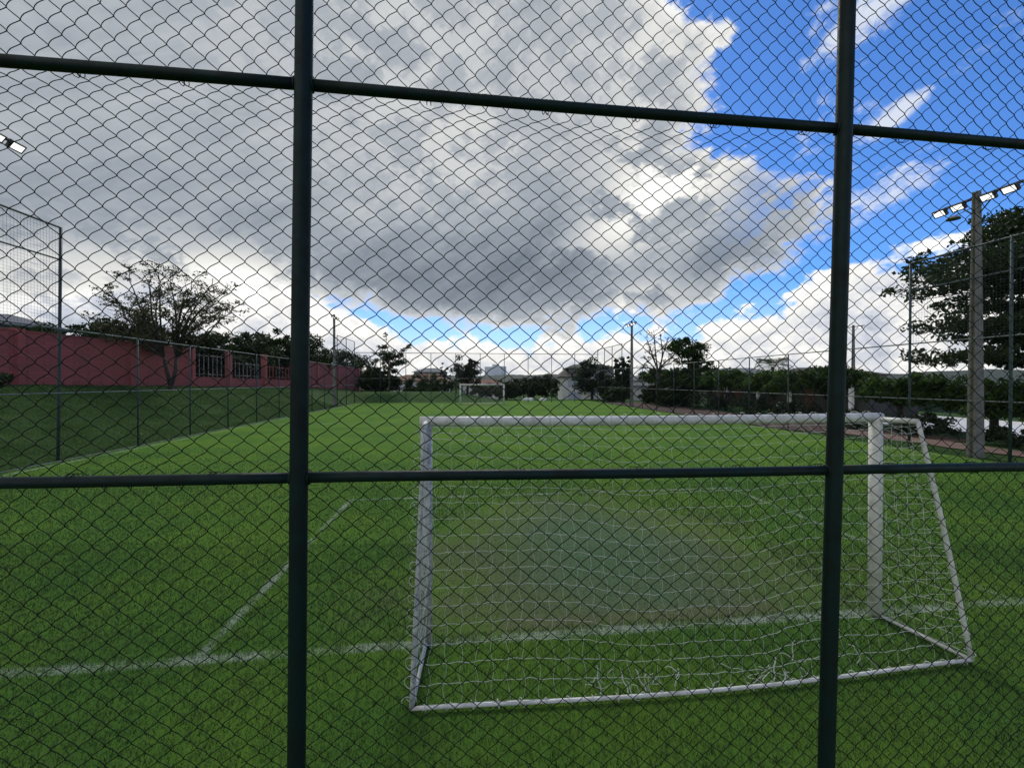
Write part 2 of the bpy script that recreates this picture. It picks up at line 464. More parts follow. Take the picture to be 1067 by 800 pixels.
# ------------------------------------------------------------------ grass blades near the camera
def blades():
    out = []
    for t0, t1, dens, hgt, wid in ((2.3, 4.2, 3600, .034, .0065), (4.2, 6.5, 2300, .036, .009), (6.5, 10.5, 950, .036, .013), (10.5, 17, 300, .036, .02)):
        hw1 = t1 * 1.36 + .8
        n = int(dens * (t1 - t0) * (t1 + t0) * 1.36)
        t = np.sqrt(rng.uniform(t0 * t0, t1 * t1, n)); a = rng.uniform(-1.36, 1.36, n)
        keep = np.ones(n, bool)
        if t1 > 15: keep = rng.uniform(0, 1, n) > (t - t0) / (t1 - t0)
        t, a = t[keep], a[keep]; n = len(t)
        X = t * (SY + CY * a); Y = t * (CY - SY * a)
        ok = (X > XL) & (X < XR); X, Y = X[ok], Y[ok]; n = len(X)
        # short where the goal mouth is worn
        d = np.sqrt(((X - 1.95) / 2.6) ** 2 + ((Y - 5.7) / 3.4) ** 2)
        worn = np.where((d < 1) & (Y > YG + .15), .35, 1.0)
        h = hgt * rng.uniform(.5, 1.25, n) * worn
        ph = rng.uniform(0, 2 * pi, n); w = wid * rng.uniform(.6, 1.2, n)
        dx, dy = np.cos(ph) * w / 2, np.sin(ph) * w / 2
        lean = rng.normal(0, .45, (n, 2)) * h[:, None]
        zb = np.zeros(n) - .002
        V = np.empty((n, 3, 3))
        V[:, 0] = np.stack([X - dx, Y - dy, zb], -1); V[:, 1] = np.stack([X + dx, Y + dy, zb], -1)
        V[:, 2] = np.stack([X + lean[:, 0], Y + lean[:, 1], h], -1)
        out.append((V.reshape(-1, 3), np.arange(n * 3).reshape(n, 3)))
    V, Fq = merge(out)
    o = link('grass', np_mesh('grass', V, Fq), M['blades'])
    tag(o, 'short green turf blades of the pitch nearest the fence', kind='stuff')
blades()

def bank_grass():
    n = 95000
    Y = rng.uniform(9, 46, n) ; f = rng.uniform(0, 1, n)
    wx = wall_x(Y); X = (XL - .3) + f * (wx + .3 - XL + .3)
    keep = rng.uniform(0, 1, n) < np.clip(1.25 - (Y - 9) / 45, .2, 1); X, Y = X[keep], Y[keep]; n = len(X)
    Z = height(X, Y) - .035
    cl = np.array([mn.noise(Vector((x * .8, y * .8, 2.0))) for x, y in zip(X, Y)])
    h = .085 * rng.uniform(.5, 1.3, n) * (1 + .8 * np.clip(cl, -.8, 1)); w = .022 * rng.uniform(.6, 1.3, n); ph = rng.uniform(0, 2 * pi, n)
    dx, dy = np.cos(ph) * w, np.sin(ph) * w; lean = rng.normal(0, .5, (n, 2)) * h[:, None]
    V = np.empty((n, 3, 3))
    V[:, 0] = np.stack([X - dx, Y - dy, Z], -1); V[:, 1] = np.stack([X + dx, Y + dy, Z], -1); V[:, 2] = np.stack([X + lean[:, 0], Y + lean[:, 1], Z + h], -1)
    o = link('bank_grass', np_mesh('bank_grass', V.reshape(-1, 3), np.arange(n * 3).reshape(n, 3)), mat_leaf('bank_blade', (.030, .085, .018), (.080, .150, .036), .35, .6))
    tag(o, 'unmown dark green grass on the bank below the red wall', kind='stuff')
bank_grass()

# ------------------------------------------------------------------ front chain-link fence
def front_fence():
    root = empty('chain_link_fence', (0.4, FY, 0), label='tall dark green chain-link fence close in front, thick posts and rails', cat='fence')
    def loc(m):
        m.v = [(x - .4, y - FY, z) for x, y, z in m.v]; return m
    posts = [(-2.43, .010), (-.528, .0125), (1.378, .026), (3.28, .01)]
    zmid = 2.3
    def rz(z, x): return z + (.0062 - .011 * x if abs(z - 2.238) < .01 else .003 - .004 * x)
    for x, lean in posts:
        m = MB(); zz = np.linspace(-.3, 4.84, 9)
        m.tube([(x + lean * (z - zmid) + .0015 * sin(z * 2 + x), FY - .004, z) for z in zz], .0272, 20)
        loc(m).build('post', M['fence'], root)
        # weld collars where the rails meet
    for z in (.97, 2.238, 3.512, 4.78):
        m = MB()
        for i in range(len(posts) - 1):
            xa = posts[i][0] + posts[i][1] * (z - zmid); xb = posts[i + 1][0] + posts[i + 1][1] * (z - zmid)
            xs = np.linspace(xa + .024, xb - .024, 9)
            m.tube([(x, FY + .004, rz(z, x) + .002 * sin(x * 3 + z)) for x in xs], .0178, 14)
        # outer runs
        m.tube([(posts[0][0] - .024, FY + .004, rz(z, posts[0][0])), (posts[0][0] - 1.6, FY + .004, rz(z, posts[0][0] - 1.6))], .0178, 14)
        m.tube([(posts[-1][0] + .024, FY + .004, rz(z, posts[-1][0])), (posts[-1][0] + 1.6, FY + .004, rz(z, posts[-1][0] + 1.6))], .0178, 14)
        loc(m).build('rail', M['fence'], root)
    for x, lean in posts:
        for z in (.97, 2.238, 3.512, 4.78):
            xc = x + lean * (z - zmid)
            for sg in (-1, 1):
                pts = []; n = 15; wb = MB()
                for q in range(n + 1):
                    a = 2 * pi * q / n; r_ = .0185 + .0012 * sin(a * 7 + x)
                    yy = .008 + r_ * cos(a); dxx = math.sqrt(max(.0272 ** 2 - min(abs(yy), .0272) ** 2, 0))
                    pts.append((xc + sg * (dxx + .002), FY - .004 + yy, rz(z, x) + r_ * sin(a)))
                wb.tube(pts, .0042, 6, cap=False)
                if -.6 < x < 2 and 2 < z < 4: loc(wb).build('weld', M['fence'], root)
    for z in (2.238, 3.512):
        for q in range(-4, 9):
            x = -.5 + q * .36 + .05 * sin(q * 5 + z * 3)
            if min(abs(x - p_[0]) for p_ in posts) < .06: continue
            tw = MB()
            pts = [(x + .004 * k_ / 3, FY + .014 + .0255 * sin(2 * pi * k_ / 10) , rz(z, x) + .0215 * cos(2 * pi * k_ / 10)) for k_ in range(23)]
            tw.tube(pts, .0013, 5)
            loc(tw).build('tie_wire', M['wire'], root)
    # woven mesh: every wire a flattened zig-zag hooked into its neighbours
    cw, ch = .0752, .0328
    sub = 5
    x0, x1 = -3.7, 4.8
    pit = cw / 2
    nw = int((x1 - x0) / pit); ns = int(4.84 / ch)
    kk = np.arange(ns * sub + 1) / sub
    kseg = np.minimum(np.floor(kk).astype(int), ns - 1); u = kk - kseg
    P = np.zeros((nw, len(kk), 3))
    for i in range(nw):
        sgn = np.where((kseg + i) % 2 == 0, -1.0, 1.0)          # start side of the segment
        half = pit / 2 + .0012
        # rounded apexes
        e = u - .10 * np.sin(2 * pi * u) / (2 * pi)
        x = x0 + i * pit + sgn * half * (1 - 2 * e)
        rising = sgn < 0                                           # left to right going up: "/"
        z = kk * ch
        bend = np.where(rising, .0024, .0003) * np.sin(pi * u) + np.where(rising, .0012, .0006) * np.sin(2 * pi * u)
        x = x - bend * .65; z = z + bend * .75
        y = np.where(rising, -.0032, .0032) * np.sin(pi * u)
        P[i, :, 0] = x; P[i, :, 1] = y; P[i, :, 2] = z
    X, Z = P[..., 0].copy(), P[..., 2].copy()
    # slack: the wire bunches under the upper rail, over the lower rail and beside the right post
    def lown(fx, fz, ph): return np.sin(X * fx + Z * fz * .7 + ph) * np.cos(Z * fz - X * fx * .4 + ph * 1.7)
    amp = .066 + .016 * np.sin(X * 2.2 + .5)
    zr = 3.512 + .052
    d = zr - Z
    P[..., 2] -= amp * np.where(d >= 0, np.exp(-np.abs(d) / .13), np.exp(-np.abs(d) / .30)) 
    d2 = Z - 2.248 + .011 * X
    P[..., 2] += (.020 + .006 * np.sin(X * 3.1)) * np.where(d2 >= 0, np.exp(-np.abs(d2) / .07), np.exp(-np.abs(d2) / .25))
    for px_, lean in posts:
        xp = px_ + lean * (Z - zmid)
        dx = xp - X
        a = (.055 if px_ > 1 else .008) * sstep(2.6, 3.4, Z)
        P[..., 0] -= a * np.where(dx >= 0, np.exp(-np.abs(dx) / .17), np.exp(-np.abs(dx) / .4))
        a2 = (.018 if px_ > 1 else .006) * np.sin(Z * 2.3)
        P[..., 0] += a2 * np.exp(-np.abs(dx) / .25)
    P[..., 0] += .006 * lown(3.1, 2.7, .4) + .0022 * lown(11, 9, 1.3)
    P[..., 2] += .008 * lown(2.3, 3.3, 1.1) + .0026 * lown(9, 12, 2.0)
    P[..., 1] += .004 * lown(5, 4, .2) + .034
    P[..., 0] -= .4
    V, Fq = np_tubes(P, .00155, 4)
    link('mesh', np_mesh('mesh', V, Fq, True), M['wire'], root)
front_fence()

# ------------------------------------------------------------------ goals
def near_goal():
    org = Vector((2.03, YG, 0))
    root = empty('football_goal', org, label='near white football goal with sagging torn net, seen from behind', cat='goal')
    L = Vector((-.37, 4.11, 0)); Rr = Vector((4.47, 4.03, 0))
    H = 2.175
    def mk(): return MB()
    def fin(m, name, mat):
        m.v = [tuple(Vector(p) - org) for p in m.v]; return m.build(name, mat, root)
    def up(p, z): return Vector((p.x, p.y, z))
    # uprights and crossbar
    fin(mk().tube([up(L, -.05), up(L, 1.1), up(L, H + .01)], .057, 24), 'post', M['scuffed'])
    fin(mk().tube([up(Rr, -.05), up(Rr, 1.1), up(Rr, H + .01)], .061, 24), 'post', M['white'])
    cb = [up(L.lerp(Rr, f), H - .012 * sin(pi * f)) for f in np.linspace(-.013, 1.013, 12)]
    fin(mk().tube(cb, .049, 24), 'crossbar', M['white'])
    RL = Vector((-.41, 3.25, .035)); RR_ = Vector((4.58, 3.24, .035))
    TL = Vector((-.36, 3.72, 2.16)); TR = Vector((4.50, 3.63, 2.165))
    fin(mk().tube([up(L, H - .01), TL], .026, 12), 'top_bar', M['white'])
    fin(mk().tube([up(Rr, H - .02), TR], .027, 12), 'top_bar', M['white'])
    def bow(a, b, off, n=10): return [a.lerp(b, f) + Vector(off) * sin(pi * f) for f in np.linspace(0, 1, n)]
    fin(mk().tube(bow(TL, RL, (0, .05, 0)), .019, 12), 'stanchion', M['scuffed'])
    fin(mk().tube(bow(TR, RR_, (.02, .0, 0)), .019, 12), 'stanchion', M['white'])
    fin(mk().tube([up(L, .03), RL], .017, 12), 'base_bar', M['white'])
    fin(mk().tube([up(Rr, .03), RR_], .016, 12), 'base_bar', M['white'])
    def rear(f):
        return RL.lerp(RR_, f) + Vector((0, -.085 * sin(pi * f) ** 1.3, 0))
    fin(mk().tube([rear(f) for f in np.linspace(0, 1, 24)], .0155, 12), 'rear_bar', M['white'])
    # net: back and roof as one draped sheet, then the two side panels
    nu, nv = 41, 19
    su, sv = 6, 5
    def back(u, v):
        u = np.asarray(u, float); v = np.asarray(v, float); u, v = np.broadcast_arrays(u, v)
        top = np.stack([L.x + (Rr.x - L.x) * u, L.y + (Rr.y - L.y) * u - .05, np.full_like(u, H + .0)], -1)
        mid = np.stack([TL.x + (TR.x - TL.x) * u, TL.y + (TR.y - TL.y) * u, TL.z - .10 - .10 * np.sin(pi * np.clip(u, 0, 1))], -1)
        bot = np.stack([RL.x + (RR_.x - RL.x) * u, RL.y + (RR_.y - RL.y) * u - .085 * np.sin(pi * np.clip(u, 0, 1)) ** 1.3, np.full_like(u, .05)], -1)
        v1 = .19
        a = np.clip(v / v1, 0, 1)[..., None]; b = np.clip((v - v1) / (1 - v1), 0, 1)[..., None]
        p = top * (1 - a) + mid * a
        p = p * (1 - b) + bot * b
        edge = np.sin(pi * np.clip(u, 0, 1)) ** .6
        vb = np.clip((v - v1) / (1 - v1), 0, 1); bell = np.sin(pi * vb)
        # hanging belly, pulled valleys and slack waves
        p[..., 1] += edge * bell * (.10 + .05 * np.sin(u * 9 + 1))
        dip = np.exp(-((u - .40) / .09) ** 2) * .10 + np.exp(-((u - .58) / .10) ** 2) * .11 + .05 * np.exp(-((u - .85) / .06) ** 2)
        p[..., 2] -= edge * dip * np.clip(vb * 2.2, .15, 1) * np.clip((1 - vb) * 4 + .1, .1, 1)
        wav = .009 * np.sin(u * 23 + v * 5) + .004 * np.sin(u * 51 - v * 9 + 1) + .002 * np.sin(u * 97 + v * 23)
        p[..., 2] += edge * wav * (vb > 0)
        p[..., 0] += edge * (.008 * np.sin(v * 7 + u * 6) + .002 * np.sin(v * 31 + u * 21)) * (1 - a[..., 0] * 0)
        return p
    parts = []
    vv = np.concatenate([np.linspace(0, .19, 4)[:-1], np.linspace(.19, 1, nv - 3)])
    uu = np.linspace(0, 1, nu)
    uf = np.linspace(0, 1, nu * su); vf = np.linspace(0, 1, nv * sv)
    rows = []
    for j, v in enumerate(vv):
        if j == 0: continue
        jig = .0012 * np.sin(uf * 210 + j * 1.3) + .0012 * np.sin(uf * 133 + j * 2.9)
        q = back(uf, np.full_like(uf, v) + jig)
        rows.append(q)
    P = np.array(rows) - np.array(org)
    parts.append(np_tubes(P, .0022, 4, (.05, 1, .3)))
    cols = []
    for i, u in enumerate(uu):
        jig = .0025 * np.sin(vf * 60 + i * 1.9)
        cols.append(back(np.full_like(vf, u) + jig, vf))
    P = np.array(cols) - np.array(org)
    parts.append(np_tubes(P, .0013, 4, (1, .1, .05)))
    # side panels
    for A0, T0, B0, sg in ((L, TL, RL, -1), (Rr, TR, RR_, 1)):
        A0 = np.array(A0); T0 = np.array(T0); B0 = np.array(B0)
        def side(s, w):
            s = np.asarray(s, float); w = np.asarray(w, float); s, w = np.broadcast_arrays(s, w)
            fr = A0[None] * 1.0; 
            f_ = np.stack([np.full_like(s, A0[0]), np.full_like(s, A0[1]), .04 + (H - .06) * w], -1)
            r_ = B0 + (T0 - B0) * w[..., None]
            p = f_ * (1 - s[..., None]) + r_ * s[..., None]
            p[..., 0] += sg * .012 * np.sin(w * 23 + s * 7) + .035 * -sg * np.sin(pi * s) * np.sin(pi * w)
            p[..., 2] += (.018 * np.sin(w * 31 + s * 9) - .07 * np.sin(pi * s)) * np.sin(pi * np.clip(w, 0, 1)) ** .5
            return p
        sf = np.linspace(0, 1, 22); wf = np.linspace(0, 1, 70)
        P = np.array([side(sf, np.full_like(sf, w)) for w in np.linspace(.02, .98, 16)]) - np.array(org)
        parts.append(np_tubes(P, .0027, 4, (1, .05, .1)))
        P = np.array([side(np.full_like(wf, s), wf) for s in np.linspace(.0, 1, 6)]) - np.array(org)
        parts.append(np_tubes(P, .0021, 4, (1, .1, .05)))
    # lacing loops round the left post and stanchion, right stanchion, crossbar and rear bar
    def loops(fn, n, r, axis_fn, tilt=.0, turns=1.0):
        for i in range(n):
            f = (i + .5) / n; c = np.array(fn(f)); ax = axis_fn(f)
            a = np.array(ax) / np.linalg.norm(ax)
            ref = np.array((0, 1.0, 0)) if abs(a[1]) < .8 else np.array((1.0, 0, 0))
            u = np.cross(a, ref); u /= np.linalg.norm(u); w = np.cross(a, u)
            th = np.linspace(0, 2 * pi * turns, 15) + rnd.uniform(0, 6)
            rr = r * rnd.uniform(.95, 1.35)
            pts = c + rr * (np.cos(th)[:, None] * u + np.sin(th)[:, None] * w) + a * (np.linspace(-.5, .5, 15)[:, None] * rnd.uniform(.02, .07))
            parts.append(np_tubes((pts - np.array(org))[None], .0030, 4, tuple(a)))
    loops(lambda f: TL.lerp(RL, f) + Vector((-.03, 0, 0)), 18, .036, lambda f: Vector((.35, 1, .25)))
    loops(lambda f: TR.lerp(RR_, f), 15, .028, lambda f: RR_ - TR)
    loops(lambda f: up(L.lerp(Rr, f), H), 30, .050, lambda f: Vector((1, -.02, 0)))
    loops(lambda f: rear(f), 26, .026, lambda f: Vector((1, 0, 0)))
    # torn, knotted strands lying over the rear bar
    for i in range(34):
        f = rnd.uniform(.3, .80); z = rnd.uniform(.03, .13)
        p = rear(f) + Vector((0, rnd.uniform(.01, .10), z))
        pts = [p]
        d = Vector((rnd.uniform(-1, 1), rnd.uniform(-.3, .3), rnd.uniform(-.7, .5))).normalized()
        for s in range(9):
            d = (d + Vector((rnd.uniform(-.7, .7), rnd.uniform(-.4, .4), rnd.uniform(-.7, .55)))).normalized()
            p = p + d * rnd.uniform(.018, .035); p.z = max(.012, min(p.z, .26)); p.y = max(p.y, rear(f).y - .02)
            pts.append(p.copy())
        parts.append(np_tubes((np.array([tuple(q) for q in pts]) - np.array(org))[None], rnd.choice((.0022, .0026, .0036)), 4, (.1, 1, .2)))
    for f, dx, hh in ((.345, .05, .16), (.375, .07, .15), (.60, -.05, .16), (.30, .02, .20)):
        a = rear(f) + Vector((0, .02, .02)); b = a + Vector((-dx, .05, hh))
        pts = np.array([tuple(a.lerp(b, q) + Vector((.008 * sin(q * 9), 0, 0))) for q in np.linspace(0, 1, 8)]) - np.array(org)
        parts.append(np_tubes(pts[None], .0055, 5, (.1, 1, .2)))
    # cords dangling from the left corner, thick edge cord down the left post
    for off in (.055, .075, -.02):
        pts = np.array([(L.x - .01 + off * .3 + (RL.x - L.x) * q * .6 + .008 * sin(q * 19 + off * 90), L.y - off - .02 - .80 * q * .9 * (q > .0), H * (1 - q) + .05) for q in np.linspace(0, 1, 30)]) - np.array(org)
        parts.append(np_tubes(pts[None], .0036, 4, (.1, 1, .2)))
    V, Fq = merge(parts)
    link('net', np_mesh('net', V, Fq, True), M['net'], root)
near_goal()

def far_goal():
    org = Vector((2.03, 47.6, 0))
    root = empty('football_goal', org, label='small distant white football goal at the far end of the pitch', cat='goal')
    for x in (-2.5, 2.5):
        MB().tube([(x, 0, -.05), (x, 0, 2.25)], .095, 14).build('post', M['white'], root)
        MB().tube([(x, .06, 2.2), (x, .8, 2.1), (x, 1.3, .03)], .028, 8).build('stanchion', M['white'], root)
    MB().tube([(-2.57, 0, 2.25), (2.57, 0, 2.25)], .085, 14).build('crossbar', M['white'], root)
    MB().tube([(-2.5, 1.3, .03), (2.5, 1.3, .03)], .028, 8).build('rear_bar', M['white'], root)
    P = []
    for i in range(34):
        x = -2.5 + 5 * i / 33; P.append([(x, .06, 2.2), (x, .8, 2.0), (x, 1.05, 1.0), (x, 1.3, .04)])
    a = np_tubes(np.array(P), .002, 3, (1, 0, 0))
    P = []
    for f in np.linspace(0, 1, 16):
        z = 2.0 * (1 - f) + .04; y = .8 + .5 * f; P.append([(x, y, z - .08 * sin(pi * (x + 2.5) / 5)) for x in np.linspace(-2.5, 2.5, 9)])
    b = np_tubes(np.array(P), .002, 3, (0, 1, .2))
    V, Fq = merge([a, b]); link('net', np_mesh('net', V, Fq), M['net'], root)
far_goal()

# ------------------------------------------------------------------ perimeter fences
def zigzag(length, h0, h1, cell, org_fn, r, n=3):
    nw = int(length / cell); ns = int((h1 - h0) / (cell / 2))
    kk = np.arange(ns + 1)
    P = np.zeros((nw, ns + 1, 3))
    for i in range(nw):
        s = i * cell + cell / 2 + np.where((kk + i) % 2 == 0, -cell / 2, cell / 2)
        P[i] = org_fn(s, h0 + kk * cell / 2)
    return np_tubes(P, r, n, (.3, .3, .9))

def grid_net(length, h0, h1, cell, org_fn, r):
    hs = np.arange(h0, h1, cell); ss = np.arange(0, length, cell)
    a = np.array([org_fn(np.linspace(0, length, 12), np.full(12, h)) for h in hs])
    b = np.array([org_fn(np.full(6, s), np.linspace(h0, h1, 6)) for s in ss])
    return merge([np_tubes(a, r, 3, (.1, .1, 1)), np_tubes(b, r, 3, (.7, .7, .1))])

def side_fence(x, name, label, ys_high, ys_low, ys_far, zl, zm, zh, zs, lean, zfar):
    y0, y1 = ys_high[0], ys_far[-1]
    root = empty('perimeter_fence', (x, (y0 + y1) / 2, 0), label=label, cat='fence')
    oy = (y0 + y1) / 2
    for i, y in enumerate(ys_high):
        MB().tube([(lean * -z * .5 + lean * 3, y - oy, z) for z in (-.2, 2, 4, zh)], .042, 10).build('post', M['sidefence'], root)
    for y in ys_low:
        MB().tube([(0, y - oy, -.2), (0, y - oy, zl)], .032, 8).build('post', M['sidefence'], root)
    for y in ys_far:
        MB().tube([(0, y - oy, -.2), (0, y - oy, zfar)], .042, 8).build('post', M['sidefence'], root)
    yh = ys_high[-1]
    MB().tube([(0, y0 - oy, zh), (0, yh - oy, zh)], .034, 8).build('rail', M['sidefence'], root)
    MB().tube([(0, y0 - oy, zs), (0, yh - oy, zs)], .024, 8).build('rail', M['sidefence'], root)
    MB().tube([(0, y0 - oy, zl), (0, y1 - oy, zl)], .024, 8).build('rail', M['galv'], root)
    MB().tube([(0, y0 - oy, zm), (0, y1 - oy, zm)], .019, 8).build('rail', M['galv'], root)
    MB().tube([(0, ys_far[0] - oy, zfar), (0, y1 - oy, zfar)], .034, 8).build('rail', M['sidefence'], root)
    f = lambda s, z: np.stack([np.zeros_like(s) + 0 * z, y0 - oy + s, z], -1)
    V, Fq = zigzag(y1 - y0, .05, zl, .11, f, .0017)
    link('mesh', np_mesh('mesh', V, Fq), M['sidewire'], root)
    V, Fq = grid_net(yh - y0, zl, zh, .095, f, .0026)
    link('net', np_mesh('net', V, Fq), M['sidewire'], root)
    f2 = lambda s, z: np.stack([np.zeros_like(s) + 0 * z, ys_far[0] - oy + s, z], -1)
    V, Fq = grid_net(y1 - ys_far[0], zl, zfar, .12, f2, .0017)
    link('net', np_mesh('net', V, Fq), M['sidewire'], root)

side_fence(XL - .22, 'left', 'long wire fence along the left touchline, below the red wall', [2.4, 5.6, 8.8, 12, 15.1], [18.3 + 3.2 * i for i in range(8)], [44.6, 47.9, 51.4], 4.3, 2.2, 7.6, 6.55, -.03, 7.4)
side_fence(XR, 'right', 'long wire fence along the right touchline, before the clipped trees', [2.2, 5.2, 8.1, 11.05, 14.0], [17.0 + 3.0 * i for i in range(9)], [43.2, 46.2, 48.8, 51.4], 4.02, 1.93, 7.1, 6.05, -.008, 6.7)

def end_fence():
    x0, x1, Y = XL - .22, XR, YF + .12
    root = empty('end_fence', ((x0 + x1) / 2, Y, 0), label='distant high wire fence across the far end behind the small goal', cat='fence')
    ox = (x0 + x1) / 2
    for x in np.linspace(x0, x1, 11)[1:-1]:
        MB().tube([(x - ox, 0, -.2), (x - ox, 0, 6.1)], .036, 8).build('post', M['sidefence'], root)
    for z, r in ((6.1, .036), (3.0, .02)):
        MB().tube([(x0 - ox, 0, z), (x1 - ox, 0, z)], r, 8).build('rail', M['galv'], root)
    f = lambda s, z: np.stack([x0 - ox + s, 0 * s + 0 * z, z], -1)
    V, Fq = grid_net(x1 - x0, .05, 6.1, .14, f, .0016)
    link('net', np_mesh('net', V, Fq), M['sidewire'], root)
end_fence()

# ------------------------------------------------------------------ floodlight poles
def light_pole(x, y, h, label, lamps=4, r0=.18, r1=.09, arm_side=1, armlen=2.4, gap=.56, glow=True):
    root = empty('light_pole', (x, y, 0), label=label, cat='light pole', group='concrete floodlight poles round the pitch')
    # H-section concrete pole
    m = MB()
    hw, hd = r0, r0 * .8
    def ring(s): return [(-hw * s, -hd * s), (hw * s, -hd * s), (hw * s, -hd * .45 * s), (hw * .45 * s, -hd * .3 * s), (hw * .45 * s, hd * .3 * s), (hw * s, hd * .45 * s), (hw * s, hd * s), (-hw * s, hd * s), (-hw * s, hd * .45 * s), (-hw * .45 * s, hd * .3 * s), (-hw * .45 * s, -hd * .3 * s), (-hw * s, -hd * .45 * s)]
    vs = [(a, b, -.3) for a, b in ring(1)] + [(a, b, h) for a, b in ring(r1 / r0)]
    fs = [(i, (i + 1) % 12, 12 + (i + 1) % 12, 12 + i) for i in range(12)] + [tuple(range(12, 24)), tuple(reversed(range(12)))]
    m.add(vs, fs); m.build('pole', M['concrete'], root)
    za = h - .2
    arm = MB(); arm.box(-.04, .04, -armlen / 2, armlen / 2, za - .035, za + .035)
    for s in (-1, 1): arm.tube([(0, s * .1, za - .55), (0, s * .6, za)], .02, 6)
    arm.build('crossarm', M['steel'], root)
    n = lamps
    for i in range(n):
        yy = (i - (n - 1) / 2) * gap * (1.0)
        yy += .14 * (1 if yy > 0 else -1)
        d = Vector((arm_side, 0, -.75)).normalized(); side = Vector((0, 1, 0)); upv = side.cross(d).normalized()
        c = Vector((arm_side * .16, yy, za - .16))
        b = MB(); b.obox(c, d * .045, side * .20, upv * .13)
        for kf in range(7): b.obox(c - d * .06 + side * (-.18 + .06 * kf), d * .02, side * .006, upv * .12)
        b.tube([c + side * .215, c + side * .215 + Vector((-arm_side * .12, 0, .16)), c - side * .215 + Vector((-arm_side * .12, 0, .16)), c - side * .215], .012, 5)
        lamp = b.build('floodlight', M['steel'], root)
        g_ = MB(); g_.obox(c + d * .049, d * .004, side * .155, upv * .09)
        g_.build('lens', M['lens'], lamp)
    return root
light_pole(17.5, 12.3, 9.1, 'grey concrete floodlight pole in front of the layered tree, nearest on the right', arm_side=-1)
light_pole(-13.75, 13.3, 10.1, 'tall floodlight pole whose lamps poke in over the high left fence', arm_side=1)
light_pole(-13.5, 44.9, 9.6, 'far slim floodlight pole by the far end of the red wall', r0=.14)
light_pole(17.4, 41.5, 8.9, 'far floodlight pole beside the bare leafless tree and cypresses', arm_side=-1, r0=.15)
p = W(889, 46, 400)
light_pole(p.x, p.y, 8.9, 'distant floodlight pole rising behind the clipped tree row', lamps=2, arm_side=-1, gap=1.6, armlen=2.6)
# bowl lamp under the arm of the nearest right pole
b = MB(); b.tube([(17.32, 12.85, 8.35), (17.32, 12.85, 8.42), (17.32, 12.85, 8.47)], [.2, .17, .05], 14)
b.tube([(17.5, 12.4, 8.6), (17.32, 12.85, 8.46)], .015, 5)
lr = empty('bowl_lamp', (17.5, 12.4, 8.6), label='small round bowl lamp bracketed under the floodlights of the near right pole', cat='lamp')
b.v = [(x - 17.5, y - 12.4, z - 8.6) for x, y, z in b.v]; b.build('lamp_shade', M['galv'], lr)

p = W(274, 62, 400); zb = float(height(p.x, p.y))
lr = empty('utility_pole', (p.x, p.y, zb), label='thin pole with short cross bar behind the railings of the red wall', cat='pole')
MB().tube([(0, 0, -.2), (0, 0, 10.2 - zb)], [.13, .09], 8).build('pole', M['concrete'], lr)
MB().box(-.9, .9, -.05, .05, 9.6 - zb, 9.72 - zb).build('crossbar', M['steel'], lr)

